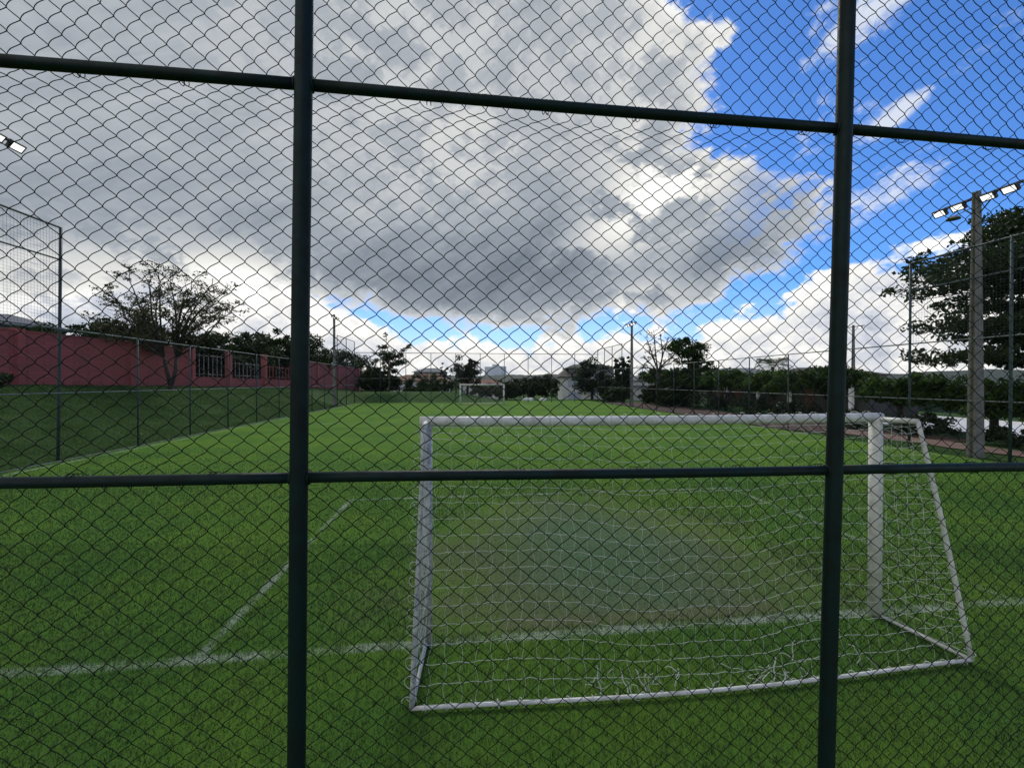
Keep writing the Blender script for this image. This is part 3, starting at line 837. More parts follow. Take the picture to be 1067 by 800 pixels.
# ------------------------------------------------------------------ red wall
def red_wall():
    A = Vector((-41.0, -30, 0)); 
    pts = [(y, float(wall_x(y)), float(wall_z(y))) for y in (-6, 8, 17, 26)]
    root = empty('red_wall', (float(wall_x(26)), 26, 0), label='long pink-red painted block wall with pillars and barred openings on the bank', cat='wall')
    o = Vector((float(wall_x(26)), 26, 0))
    def seg(ya, yb, za, zb_, h0, h1, t=.09):
        """wall slab from ya to yb following the wall line, between offsets h0..h1 above the bank; local x runs along it"""
        n = max(2, int(abs(yb - ya) / 3) + 1)
        m = MB()
        for q in range(n - 1):
            y_a = ya + (yb - ya) * q / (n - 1); y_b = ya + (yb - ya) * (q + 1) / (n - 1)
            a = Vector((float(wall_x(y_a)), y_a, 0)); b_ = Vector((float(wall_x(y_b)), y_b, 0))
            d = (b_ - a).normalized(); nn = Vector((d.y, -d.x, 0)) * t
            la, lb = float(wall_z(y_a)), float(wall_z(y_b))
            vs = [a - nn, b_ - nn, b_ + nn, a + nn]
            bot = [Vector((v.x, v.y, z + h0)) for v, z in zip(vs, (la, lb, lb, la))]
            top = [Vector((v.x, v.y, z + h1)) for v, z in zip(vs, (la, lb, lb, la))]
            fs = [(3, 2, 1, 0), (4, 5, 6, 7), (0, 1, 5, 4), (2, 3, 7, 6)]
            if q == 0: fs.append((3, 0, 4, 7))
            if q == n - 2: fs.append((1, 2, 6, 5))
            m.add([v - o for v in bot + top], fs)
        return m
    # bearings of the breaks along the wall: solid, railings, solid
    def ywall(px):
        lo, hi = -5.0, 74.0
        for _ in range(50):
            mid = (lo + hi) / 2; x = float(wall_x(mid)); fx = (x * CY - mid * SY) / (x * SY + mid * CY) * F + 533.5
            if fx < px: lo = mid
            else: hi = mid
        return (lo + hi) / 2
    y200, y320, y372 = ywall(199), ywall(306), ywall(373)
    seg(-6, y200, 0, 0, -.4, 3.0).build('wall_panel', M['wall'], root)
    seg(y200, y320, 0, 0, -.4, .75).build('wall_panel', M['wall'], root)
    seg(y320, y372, 0, 0, -.4, 2.95).build('wall_panel', M['wall'], root)
    for px in (18, 135, 199, 238, 275, 306, 330, 352, 373):
        y = ywall(px); x = float(wall_x(y)); z = float(wall_z(y))
        m = MB(); m.box(x - o.x - .2, x - o.x + .25, y - o.y - .2, y - o.y + .2, z - .4, z + (3.15 if px not in (238, 275) else 3.3)); 
        m.build('pillar', M['wall'], root)
    for ya, yb, h in ((-6, y200, 3.003), (y320, y372, 2.953)): seg(ya, yb, 0, 0, h, h + .07, .14).build('coping', M['wall'], root)
    # railing bars
    segs = [199, 238, 275, 306]
    for i in range(3):
        ya, yb = ywall(segs[i]) + .3, ywall(segs[i + 1]) - .3
        n = int((yb - ya) / .42); m = MB()
        hgt = 2.75 if i == 0 else (2.3 if i == 1 else 2.2)
        for q in range(n):
            y = ya + (yb - ya) * q / n; x = float(wall_x(y)) - o.x; z = float(wall_z(y))
            m.box(x - .025, x + .025, y - o.y - .035, y - o.y + .035, z + .76, z + hgt)
        for h in (1.0, hgt - .15):
            m.tube([(float(wall_x(ya)) - o.x - .04, ya - o.y, float(wall_z(ya)) + h), (float(wall_x(yb)) - o.x - .04, yb - o.y, float(wall_z(yb)) + h)], .03, 6)
        m.build('railing', M['bars'] if i < 2 else M['wall'], root)
red_wall()

# ------------------------------------------------------------------ plants
def leaf_mesh(cent, rad, per, size, flat=1.0, seed=0, up_bias=.3):
    """cent (K,3), rad (K,) or (K,3); rhombic leaves spread through each clump"""
    g_ = np.random.default_rng(seed)
    cent = np.asarray(cent, float); K = len(cent)
    rad = np.asarray(rad, float)
    if rad.ndim == 1: rad = np.repeat(rad[:, None], 3, 1) * np.array([1, 1, flat])
    d = g_.normal(size=(K, per, 3)); d /= np.linalg.norm(d, axis=2, keepdims=True) + 1e-9
    rr = g_.uniform(0, 1, (K, per, 1)) ** .45
    C = (cent[:, None, :] + d * rr * rad[:, None, :]).reshape(-1, 3); n = len(C)
    N = g_.normal(size=(n, 3)) + np.array([0, 0, up_bias * 2]); N /= np.linalg.norm(N, axis=1, keepdims=True)
    T = g_.normal(size=(n, 3)); T -= N * np.sum(T * N, 1, keepdims=True); T /= np.linalg.norm(T, axis=1, keepdims=True) + 1e-9
    B = np.cross(N, T)
    s = size * g_.uniform(.55, 1.35, (n, 1)); w = s * g_.uniform(.35, .6, (n, 1))
    V = np.stack([C - T * s, C + B * w - N * s * .12, C + T * s, C - B * w - N * s * .12], 1).reshape(-1, 3)
    return V, np.arange(n * 4).reshape(n, 4)

def limb(m, a, b, r0, r1, sag, n=6, wob=.05, rr=rnd, sides=6):
    a, b = Vector(a), Vector(b); L = (b - a).length
    pts, rs = [], []
    o1 = Vector((rr.uniform(-1, 1), rr.uniform(-1, 1), rr.uniform(-1, 1))) * wob * L
    for i in range(n + 1):
        f = i / n
        pts.append(a.lerp(b, f) + Vector((0, 0, sag * L * sin(pi * f))) + o1 * sin(pi * f * 1.5) * (1 - f * .3) * (f > 0))
        rs.append(r0 + (r1 - r0) * f)
    pts[-1] = b
    m.tube(pts, rs, sides)
    return pts

def tree(name, label, base, trunk_h, trunk_r, crowns, clumps, per, leaf, mat, seed, cat='tree', group=None, bark='bark', crad=.55, limbs=9, flat=.75, stems=1):
    """crowns: list of (centre offset, radii) ellipsoids filled with uneven leaf clumps"""
    r = random.Random(seed); g_ = np.random.default_rng(seed)
    root = empty(name, base, label=label, cat=cat, group=group)
    vols = np.array([c[1][0] * c[1][1] * c[1][2] for c in crowns]) ** .7; vols = vols / vols.sum()
    C = []
    for i in range(clumps):
        c = crowns[int(g_.choice(len(crowns), p=vols))]
        d = g_.normal(size=3); d /= np.linalg.norm(d)
        q = g_.uniform(.25, 1.0) ** .5 * (1 + .16 * mn.noise(Vector(d * 2.2) + Vector((seed, 0, 0))))
        C.append(np.array(c[0]) + d * q * np.array(c[1]))
    C = np.array(C)
    R_ = crad * g_.uniform(.55, 1.25, len(C)) * float(np.mean([min(c[1]) for c in crowns])) 
    V, Fq = leaf_mesh(C, R_, per, leaf, flat, seed)
    link('crown', np_mesh('crown', V, Fq), mat, root)
    m = MB()
    for s in range(stems):
        off = Vector((r.uniform(-.25, .25), r.uniform(-.25, .25), 0)) * (stems > 1)
        top = Vector((off.x * 2 + r.uniform(-.1, .1), off.y * 2 + r.uniform(-.1, .1), trunk_h))
        m.tube([off + Vector((0, 0, -.3)), off.lerp(top, .5) + Vector((r.uniform(-.06, .06), 0, 0)), top], [trunk_r * 1.25, trunk_r, trunk_r * .8], 8)
        idx = g_.choice(len(C), min(limbs, len(C)), replace=False)
        for i in idx:
            limb(m, top - Vector((0, 0, r.uniform(0, .2) * trunk_h)), C[i], trunk_r * .55, trunk_r * .12, .06, 5, .06, r)
    m.build('trunk', M[bark], root)
    return root

# ---- sparse spreading tree before the red wall
def branchy(name, label, base, spec, leafmat, seed, leaf, per, lrad, cat='tree', bark='bark', flat=.5, skip=0.0, stems=None):
    """spec: list of (fork point, end point, radius) main limbs; two more orders grow from each"""
    r = random.Random(seed)
    root = empty(name, base, label=label, cat=cat)
    m = MB(); tips = []; rads = []
    for st in stems or []: m.tube(st[0], st[1], 8)
    for a, e, rad, n2, n3, spread in spec:
        pts = limb(m, a, e, rad, rad * .25, .10, 8, .07, r)
        L = (Vector(e) - Vector(a)).length
        for i in range(n2):
            f = r.uniform(.35, 1.0); p = pts[min(8, int(f * 8))]
            d = Vector((r.uniform(-1, 1), r.uniform(-1, 1), r.uniform(-.25, .75))).normalized()
            dirm = (Vector(e) - Vector(a)).normalized()
            q = p + (d * .8 + dirm * .5) * spread * r.uniform(.5, 1.0)
            pp = limb(m, p, q, rad * .32, rad * .09, .05, 5, .08, r, 5)
            for j in range(n3):
                p2 = pp[r.randint(2, 5)]
                d2 = Vector((r.uniform(-1, 1), r.uniform(-1, 1), r.uniform(-.3, .5))).normalized()
                q2 = p2 + (d2 * .7 + (q - p).normalized() * .4) * spread * r.uniform(.25, .55)
                limb(m, p2, q2, rad * .10, rad * .035, .03, 3, .08, r, 4)
                if r.random() > skip:
                    for _ in range(2):
                        tips.append(tuple(p2.lerp(q2, r.uniform(.6, 1.1)))); rads.append(lrad * r.uniform(.6, 1.3))
    m.build('trunk', M[bark], root)
    if per:
        V, Fq = leaf_mesh(np.array(tips), np.array(rads), per, leaf, flat, seed)
        link('crown', np_mesh('crown', V, Fq), leafmat, root)
    return root

TT = 31.0
p = W(178, TT, 404); zb = float(height(p.x, p.y))
base = Vector((p.x, p.y, zb))
rt = Vector((CY, -SY, 0)); fw = Vector((SY, CY, 0))
def LP(px, py, dt=0.0, b=base, t=31.0):
    q = W(px, t + dt, py); return q - b
spec = []
forkL, forkR = LP(171, 372), LP(184, 372, .3)
for (px, py, dt, wh) in ((96, 338, -1, 0), (112, 322, 1.5, 0), (108, 305, -1.5, 0), (128, 290, .5, 0), (150, 286, -2, 0), (140, 315, 2.5, 0), (160, 300, 1, 0), (125, 330, 2, 0), (150, 328, -2.5, 0),
                         (178, 285, 1.5, 1), (200, 292, -1.5, 1), (222, 290, .5, 1), (238, 298, -1, 1), (240, 318, 1.5, 1), (228, 330, -2, 1), (205, 318, 2.5, 1), (192, 305, -2.5, 1), (246, 330, 0, 1), (205, 338, 1.5, 1), (178, 330, -1.5, 1), (160, 345, 1, 0), (195, 350, -1, 1), (118, 342, .5, 0), (108, 352, -1.5, 0), (128, 356, -2.5, 0), (135, 345, 1, 0), (218, 300, 2, 1), (165, 284, -1, 0)):
    spec.append((forkL if wh == 0 else forkR, LP(px, py, dt), .085, 7, 6, 1.35))
stems = [([(-.05, 0, -.3), (.0, 0, .3)], [.21, .19]), ([(0, 0, .2), forkL * .5, forkL], [.16, .13, .11]), ([(0, 0, .2), forkR * .5 + Vector((.1, 0, 0)), forkR], [.15, .13, .11])]
branchy('spreading_tree', 'sparse spreading tree with forked trunk in front of the red wall', base, spec, M['leafolive'], 3, .085, 6, .36, stems=stems, flat=.4, skip=.15)

# ---- dark trees and bushes behind the red wall
lowtxt = 'trees behind the red wall'
for (px, t, top, rx, ry, lab, s) in (
        (12, 27, 338, 1.2, 1.2, 'small bush peeping over the red wall below the grey roof', 1),
        (85, 32, 334, 3.4, 2.0, 'wide dark tree behind the solid red wall, left of the spreading tree', 2),
        (128, 34, 331, 3.4, 2.0, 'dark leafy tree behind the red wall, left half hidden by the spreading crown', 3),
        (205, 42, 345, 3.6, 2.2, 'dark tree just right of the spreading tree, above the first railing bay', 4),
        (238, 46, 347, 4.0, 2.4, 'dark round tree behind the railing bays of the red wall', 5),
        (268, 50, 346, 4.4, 2.4, 'broad dark tree around the thin pole behind the red wall', 6),
        (296, 54, 344, 4.6, 2.6, 'dark tree behind the wall, partly hidden by the thick left post', 7),
        (330, 62, 351, 4.6, 3.0, 'broad flat-topped dark tree over the far solid wall, right of the thick left post', 8),
        (362, 72, 363, 4.2, 3.0, 'last dark tree beyond the far end of the red wall', 9)):
    b_ = W(px, t, 400); z0 = float(height(b_.x, b_.y)); zt = W(px, t, top).z
    cz = zt - ry - z0
    tree('leafy_tree', lab, (b_.x, b_.y, z0), max(.8, cz * .7), .16, [((0, 0, cz), (rx * 1.15, rx * .8, ry)), ((rx * .6, .3, cz - .5 * ry), (rx * .8, rx * .7, ry * .8)), ((-rx * .6, -.3, cz - .6 * ry), (rx * .8, rx * .7, ry * .8))],
         115, 110, .17, M['leafdark'], 20 + s, group=lowtxt, crad=.40)
for (px, t, top, hw, lab, s) in ((222, 41, 366, 3.2, 'dense bush filling the first railing bay of the red wall', 1), (257, 47, 368, 3.4, 'dense bush filling the second railing bay of the red wall', 2), (293, 54, 370, 3.6, 'bush behind the last railing bay beside the thick left post', 3)):
    b_ = W(px, t, 400); z0 = float(height(b_.x, b_.y)); zt = W(px, t, top).z
    hh = (zt - z0) / 2
    tree('bush', lab, (b_.x, b_.y, z0), .5, .08, [((0, 0, hh), (hw, 1.4, hh))], 90, 110, .17, M['leafdark'], 40 + s, cat='bush', crad=.4, limbs=5)
# shrub at the frame edge on the bank, by the wall
b_ = W(-6, 21, 400); z0 = float(height(b_.x, b_.y))
tree('bush', 'small dark shrub at the foot of the red wall by the left picture edge', (b_.x, b_.y, z0), .3, .05, [((0, 0, .55), (.8, .6, .5))], 26, 60, .09, M['leafdark'], 50, cat='bush', crad=.45, limbs=4)

# ---- far end, left to right
def simple(name, lab, px, t, top, base_y, rx, seed, mat='leafdark', clumps=80, per=95, leaf=.17, cat='tree', trunk=.3, shape=None, ground=None, group=None, crad=.38, ry=None):
    b_ = W(px, t, base_y); z0 = float(height(b_.x, b_.y)) if ground is None else ground
    zt = W(px, t, top).z; hh = zt - z0
    if ry is None: ry = hh * (1 - trunk) / 2
    cz = zt - ry - z0
    cr = [((0, 0, cz), (rx, rx * .9, ry)), ((rx * .45, .2, cz - ry * .35), (rx * .65, rx * .65, ry * .65)), ((-rx * .4, -.2, cz - ry * .25), (rx * .65, rx * .65, ry * .7))]
    if shape: cr = shape(rx, ry, cz, hh)
    return tree(name, lab, (b_.x, b_.y, z0), max(.4, cz * .8), max(.06, .03 * hh), cr, clumps, per, leaf, M[mat], seed, cat=cat, group=group, crad=crad, limbs=7)

simple('bush', 'dark bush at the far end by the end of the red wall', 388, 60, 384, 408, 2.0, 61, cat='bush', trunk=.05)
simple('bush', 'dark rounded bush below the scraggly far tree', 402, 61, 382, 408, 2.0, 62, cat='bush', trunk=.05)
p = W(405, 57, 408); z0 = float(height(p.x, p.y)); base = Vector((p.x, p.y, z0)); spec = []
fk = LP(406, 385, 0, base, 57)
for (px, py, dt) in ((393, 360, 0), (396, 370, .8), (403, 357, -.6), (408, 362, .8), (413, 366, 0), (420, 372, .7), (428, 379, 0), (417, 378, -.7), (395, 377, -.8), (424, 362, .3), (404, 372, 0)):
    spec.append((fk, LP(px, py, dt, base, 57), .09, 5, 4, 1.0))
branchy('scraggly_tree', 'open scraggly tree at the far end, left of the orange roofs', base, spec, M['leafdark'], 5, .13, 8, .36, stems=[([(0, 0, -.3), fk * .6, fk], [.16, .13, .11])], bark='palebark')
simple('bush', 'low dark hedge bush in front of the orange roofed houses', 440, 62, 402, 408, 2.2, 63, cat='bush', trunk=.05, mat='leafmid')
simple('bush', 'tall dark bush hiding the gap between the orange roofs', 433, 72, 391, 408, 2.0, 74, cat='bush', trunk=.05)
simple('tree', 'small dark tree in front of the right orange roof', 449, 74, 387, 408, 1.6, 75, 'leafmid', 40, 60, .15, trunk=.3)
simple('bush', 'olive green bush left of the far goal', 458, 60, 396, 412, 2.3, 64, cat='bush', trunk=.05, mat='leafmid')
simple('tree', 'round dark tree directly behind the left post of the far goal', 487, 61, 370, 412, 2.0, 65, 'leafblack', 70, 90, .15, trunk=.25)
simple('tree', 'small spindly tree between the orange roofs and the round dark tree', 464, 66, 376, 410, 1.0, 66, 'leafdark', 18, 24, .14, trunk=.4)
simple('bush', 'reddish brown bush behind the far goal net', 506, 60, 397, 414, 2.2, 67, 'leafolive', cat='bush', trunk=.05)
simple('bush', 'dark bush just right of the far goal', 528, 60, 396, 414, 1.8, 68, cat='bush', trunk=.05)
simple('tree', 'dark low tree left of the white house, second of the pair', 546, 63, 393, 416, 2.4, 69, 'leafdark', trunk=.15)
simple('tree', 'dark low tree touching the left wall of the white house', 565, 64, 389, 416, 2.5, 70, 'leafdark', trunk=.15)
simple('tree', 'tall round dark tree hiding the right of the white house', 617, 62, 374, 418, 2.9, 71, 'leafblack', 90, 100, .16, trunk=.12)
simple('bush', 'dark bush at the foot of the round tree, right side', 634, 58, 392, 420, 1.5, 72, 'leafdark', cat='bush', trunk=.05)
simple('bush', 'lighter green bush below the three cypresses', 641, 54, 402, 422, 1.7, 73, 'leafmid', cat='bush', trunk=.05)
cyp = ('leftmost', 'middle', 'rightmost')
for i, (px, top) in enumerate(((643, 373), (649, 369), (654.5, 372))):
    t = 68; b_ = W(px, t, 410); z0 = float(height(b_.x, b_.y)); hh = W(px, t, top).z - z0
    tree('cypress', f'narrow dark cypress, {cyp[i]} of the three beside the far right pole', (b_.x, b_.y, z0), hh * .4, .12, [((0, 0, hh * .5), (.36, .36, hh * .5)), ((0, 0, hh * .3), (.5, .5, hh * .3))], 120, 150, .11, M['leafblack'], 80 + i, group='cypresses beside the far pole', crad=.9, limbs=3)

# bare tree and tall dense tree right of the far pole
p = W(687, 46, 424); base = Vector((p.x, p.y, 0)); spec = []
fk = LP(686, 388, 0, base, 46)
for (px, py, dt) in ((672, 352, 0), (680, 343, .5), (690, 343, -.4), (676, 366, .6), (697, 352, 0), (703, 370, .5), (668, 372, -.4), (700, 378, -.5), (664, 384, .3)):
    spec.append((fk, LP(px, py, dt, base, 46), .10, 6, 4, .95))
branchy('bare_tree', 'nearly leafless tree with twisting limbs right of the far pole', base, spec, M['leafolive'], 9, .085, 3, .22, stems=[([(0, 0, -.3), fk * .5 + Vector((.1, 0, 0)), fk], [.2, .16, .13])], skip=.35)
def tall(rx, ry, cz, hh): return [((-.1, 0, hh - 1.5), (2.0, 1.7, 1.4)), ((.5, 0, hh - 3.2), (1.1, 1.0, 1.2)), ((-1.0, 0, hh - 5.2), (2.3, 2.0, 1.8)), ((1.8, .2, hh - 3.9), (1.5, 1.3, 1.5)), ((.3, 0, hh - 5.4), (2.4, 2.0, 1.6))]
simple('tree', 'tall dense tree with round topknot above the clipped row', 717, 45, 351, 424, 2.5, 90, 'leafmid', 190, 120, .14, shape=tall, crad=.40)
simple('bush', 'dark bush under the tall dense tree', 700, 44, 404, 424, 2.2, 91, 'leafdark', cat='bush', trunk=.05)
simple('bush', 'dark shrub at the foot of the bare tree', 682, 50, 402, 422, 2.0, 92, 'leafdark', cat='bush', trunk=.05)

# clipped row along the right touchline
rowlab = ('near the right picture edge', 'right behind the near concrete pole', 'beside the slim high fence post',
          'right of the thick right fence post', 'left of the thick right fence post', 'before the feathery palm', 'before the grey sheet roof', 'farthest, under the tall dense tree')
row = [(24.2, 12.6, 2.9, 2.2), (24.2, 16.3, 2.6, 2.1), (24.0, 20.2, 3.0, 2.2), (23.8, 24.6, 3.6, 2.3), (23.8, 29.6, 3.4, 2.4), (23.6, 35.0, 3.75, 2.6), (23.4, 41.0, 3.5, 2.8), (22.4, 46.5, 4.1, 2.7)]
for i, (x, y, zt, rx) in enumerate(row):
    tree('clipped_tree', f'clipped flat-crowned tree of the right row, {rowlab[i]}', (x, y, 0), 1.5, .15,
         [((0, 0, zt - .85), (rx * .9, rx, .8)), ((.3, rx * .5, zt - .8), (rx * .7, rx * .6, .7)), ((-.3, -rx * .5, zt - .9), (rx * .7, rx * .6, .7))], 80, 110, .115, M['leafhedge' if i % 3 else 'leafmid'], 100 + i, group='clipped trees in the right row', crad=.6, limbs=9)
for i, (x, y, hh, rx, lab) in enumerate(((21.9, 14.0, .75, 1.3, 'low dark shrub beside the red path at the right edge'), (21.7, 17.4, .95, 1.5, 'dark rounded shrub left of the near concrete pole'), (21.5, 20.6, 1.0, 1.6, 'dark shrub seen through the right end of the goal net'),
                                         (22.6, 26, 1.2, 1.7, 'dark shrub on the soil strip beside the thick right post'), (22.8, 31, 1.4, 2.0, 'dark shrub below the clipped trees over the crossbar'), (22.8, 36.5, 1.5, 2.2, 'dark shrub under the trees before the brown door'), (22.4, 42, 1.6, 2.3, 'dark shrub near the far end of the soil strip'))):
    tree('shrub', lab, (x, y, 0), .3, .05, [((0, 0, hh * .55), (rx * .75, rx, hh * .5))], 45, 70, .075, M['leafblack'], 120 + i, cat='shrub', group='shrubs under the clipped row', crad=.55, limbs=4)

# layered tree on the right
def layered():
    base = W(1080, 17.5, 470); base.z = 0
    root = empty('layered_tree', base, label='big dark tree with horizontal tiers of branches behind the near right pole', cat='tree')
    r = random.Random(31); m = MB(); C = []; Rr_ = []
    H = 9.0
    m.tube([(0, 0, -.3), (.05, 0, 3), (-.05, .05, 6), (0, 0, H)], [.24, .2, .13, .05], 10)
    for z, rad, n in ((3.6, 4.6, 12), (4.35, 2.6, 7), (5.1, 4.3, 12), (5.95, 3.2, 8), (6.85, 4.8, 14), (7.5, 4.2, 12), (8.35, 3.6, 11), (9.0, 2.2, 8), (9.35, 1.0, 5)):
        for i in range(n):
            a = 2 * pi * i / n + r.uniform(-.25, .25) + z; L = rad * r.uniform(.75, 1.08)
            e = Vector((cos(a) * L, sin(a) * L, z + r.uniform(-.2, .25)))
            pts = limb(m, (0, 0, z - .35), e, .06, .012, .03, 6, .04, r)
            for f in np.linspace(.32, 1.0, 6):
                q = pts[min(6, int(f * 6))]
                for _ in range(3):
                    vj = .2 if z < 6 else .4
                    C.append((q.x + r.uniform(-.55, .55), q.y + r.uniform(-.55, .55), q.z + .1 + r.uniform(-vj, vj))); Rr_.append(r.uniform(.28, .55))
    m.build('trunk', M['bark'], root)
    V, Fq = leaf_mesh(np.array(C), np.array(Rr_), 21, .115, .5, 33)
    link('crown', np_mesh('crown', V, Fq), M['leafdark'], root)
layered()

# palm behind the row
def palm():
    base = W(805, 52, 410); base.z = 0
    root = empty('palm_tree', base, label='feathery palm poking above the clipped row', cat='palm')
    MB().tube([(0, 0, -.2), (.1, 0, 2), (0, 0, 4.5)], [.25, .2, .17], 8).build('trunk', M['palebark'], root)
    r = random.Random(5); Vs, Fs = [], []
    for i in range(34):
        a = 2 * pi * i / 34 + r.uniform(-.1, .1); up_ = r.uniform(.1, 1.45); L = r.uniform(2.2, 2.9)
        pts = []
        for k in range(12):
            f = k / 11; rr = L * (sin(f * 1.5) * .75 + .1 * f) * cos(up_ * .45); z = 4.5 + L * (sin(up_) * f * 1.3 - .95 * f * f)
            pts.append(Vector((cos(a) * rr, sin(a) * rr, z)))
        for k in range(1, 12):
            d = (pts[k] - pts[k - 1]).normalized(); s = Vector((-sin(a), cos(a), 0)); wl = .75 * sin(pi * (k / 12) ** .8) + .12
            for sg in (-1, 1):
                e = pts[k] + (s * sg * .75 + d * .5 + Vector((0, 0, -.3))) * wl; n0 = len(Vs)
                Vs += [tuple(pts[k] - d * .03), tuple(pts[k] + d * .05), tuple(e), tuple(pts[k].lerp(e, .5) - d * .05)]; Fs.append((n0, n0 + 1, n0 + 2, n0 + 3))
    link('crown', np_mesh('crown', np.array(Vs), np.array(Fs)), M['leafmid'], root)
palm()

# ------------------------------------------------------------------ buildings
def hip(m, x0, x1, y0, y1, z0, z1, ov=.5, ridge=.35, th=.15):
    x0 -= ov; x1 += ov; y0 -= ov; y1 += ov
    m.box(x0, x1, y0, y1, z0, z0 + th)
    cy_ = (y0 + y1) / 2; w = (x1 - x0)
    a = x0 + w * ridge; b = x1 - w * ridge
    z = z0 + th + .003
    m.add([(x0, y0, z), (x1, y0, z), (x1, y1, z), (x0, y1, z), (a, cy_, z1), (b, cy_, z1)], [(0, 1, 5, 4), (1, 2, 5), (2, 3, 4, 5), (3, 0, 4), (3, 2, 1, 0)])
    return m
def window(root, x0, x1, y, z0, z1, mat='glass', frame='render'):
    f = MB(); t = .07
    f.box(x0 - t, x1 + t, y - .08, y - .003, z1, z1 + t); f.box(x0 - t, x1 + t, y - .08, y - .003, z0 - t, z0)
    f.box(x0 - t, x0, y - .08, y - .003, z0, z1); f.box(x1, x1 + t, y - .08, y - .003, z0, z1)
    w = f.build('window', M[frame], root)
    MB().box(x0, x1, y - .04, y - .004, z0, z1).build('pane', M[mat], w)

def white_house():
    b_ = W(597, 82, 400); z0 = -2.2
    root = empty('white_house', (b_.x, b_.y, z0), -YAW, label='two-storey pale house with brown hipped roofs behind the far fence', cat='house')
    H1 = W(597, 82, 393).z - z0; H2 = W(597, 82, 387).z - z0; H3 = W(597, 82, 378.5).z - z0
    MB().box(-2.1, 9, 0, 8, -.5, H1).build('wall', M['render'], root)
    MB().box(-.6, 8.5, 1.5, 7.5, H1 + .2, H3 - .6).build('wall', M['greyrender'], root)
    hip(MB(), -2.1, 3.0, 0, 7, H1, W(597, 82, 386).z - z0 + .7, .7, .3).build('roof', M['roofbrown'], root)
    hip(MB(), -.8, 8.5, 1.5, 7.5, W(597, 82, 384).z - z0, H3, .4, .2).build('roof', M['roofbrown'], root)
    window(root, -1.0, 1.0, 0, H1 - 2.0, H1 - .5); window(root, -1.0, 1.6, 0, H1 - 4.6, H1 - 3.0)
    MB().box(3.4, 3.8, -1.2, -.8, -.5, H1 - 2.6).build('column', M['pale'], root)
    MB().box(2.2, 4.4, -1.4, 0, H1 - 2.6, H1 - 2.4).build('porch_roof', M['roofbrown'], root)
white_house()

def roofed(name, label, px, t, base_z, eave_y, ridge_y, w, dep, wallm, roofm, win=2):
    b_ = W(px, t, 400); root = empty(name, (b_.x, b_.y, base_z), -YAW + rnd.uniform(-.15, .15), label=label, cat='house')
    he = W(px, t, eave_y).z - base_z; hr = W(px, t, ridge_y).z - base_z
    MB().box(-w / 2, w / 2, 0, dep, -.5, he).build('wall', M[wallm], root)
    hip(MB(), -w / 2, w / 2, 0, dep, he, hr, .5, .3).build('roof', M[roofm], root)
    for i in range(win):
        x = -w / 2 + w * (i + .5) / win; window(root, x - .6, x + .6, 0, he - 1.7, he - .6)
    return root
roofed('house', 'house with orange tiled roof, left of the pair behind the scraggly tree', 424, 92, -2.5, 397, 390, 7, 8, 'render', 'roofred')
roofed('house', 'house with orange tiled roof, right of the pair at the far end', 446, 98, -2.5, 398, 389, 9, 8, 'render', 'roofred')
roofed('house', 'grey flat-looking house above the orange roofs', 446, 130, -2.5, 388, 383, 9, 8, 'greyrender', 'roofgrey')
roofed('house', 'low house with reddish roof behind the far goal', 503, 95, -2.5, 401, 395, 9, 8, 'render', 'roofred')
roofed('house', 'house whose grey roof shows over the red wall by the left picture edge', -58, 34, 2.3, 337, 321, 7, 6, 'greyrender', 'roofgrey', 1)
roofed('house', 'pale house between the far right pole and the bare tree', 678, 78, -2, 397, 391, 8, 8, 'render', 'roofgrey')
roofed('house', 'building with wide grey sheet roof left of the palm', 779, 78, -1, 390, 382.5, 12, 9, 'greyrender', 'roofgrey', 3)
roofed('house', 'long dark roofed building showing over the row beside the thick right post', 868, 70, -1, 391, 382, 16, 8, 'greyrender', 'roofbrown', 3)

# white slab wall below the pale house
b_ = W(677, 58, 410); root = empty('garden_wall', (b_.x, b_.y, 0), -YAW, label='low white wall with slab coping left of the bare tree', cat='wall')
zt = W(677, 58, 404).z
MB().box(-2.2, 2.2, 0, .2, -.3, zt).build('wall_panel', M['render'], root)
MB().box(-2.6, 2.4, -.25, .45, zt + .003, zt + .35).build('coping', M['greyrender'], root)

# service block under the clipped row, brown doors and pale piers
def service():
    root = empty('service_block', (29.5, 35.5, 0), 0, label='low dark service building with brown doors behind the clipped row', cat='building')
    MB().box(0, 4, -8.5, 12, -.3, 2.35).build('wall', M['darkrender'], root)
    MB().box(-.8, 4.4, -8.9, 12.4, 2.353, 2.55).build('roof', M['roofgrey'], root)
    for y, w, mm in ((-3.6, .9, 'terracotta'), (5.6, 1.1, 'terracotta'), (9, 1.0, 'terracotta')):
        d = MB().box(-.05, -.003, y, y + w, 0, 2.0).build('door', M[mm], root)
        MB().tube([(-.09, y + w - .12, 1.0), (-.05, y + w - .12, 1.0)], .03, 6).build('handle', M['galv'], d)
    for y in (-7.5, -1.5, 2.5, 7.6): MB().box(-.5, -.25, y, y + .25, -.3, 2.35).build('pier', M['pale'], root)
service()

# green court screen beyond the pale paving
root = empty('court_screen', (35.8, 18, 0), label='green mesh windscreen fence behind the pale court', cat='fence')
MB().box(-.02, .02, -12, 12, .25, 1.75).build('screen', M['screen'], root)
for y in range(-12, 13, 3): MB().tube([(-.06, y, -.9), (-.06, y, 2.3)], .035, 8).build('post', M['galv'], root)
MB().tube([(-.06, -12, 2.3), (-.06, 12, 2.3)], .03, 8).build('rail', M['galv'], root)

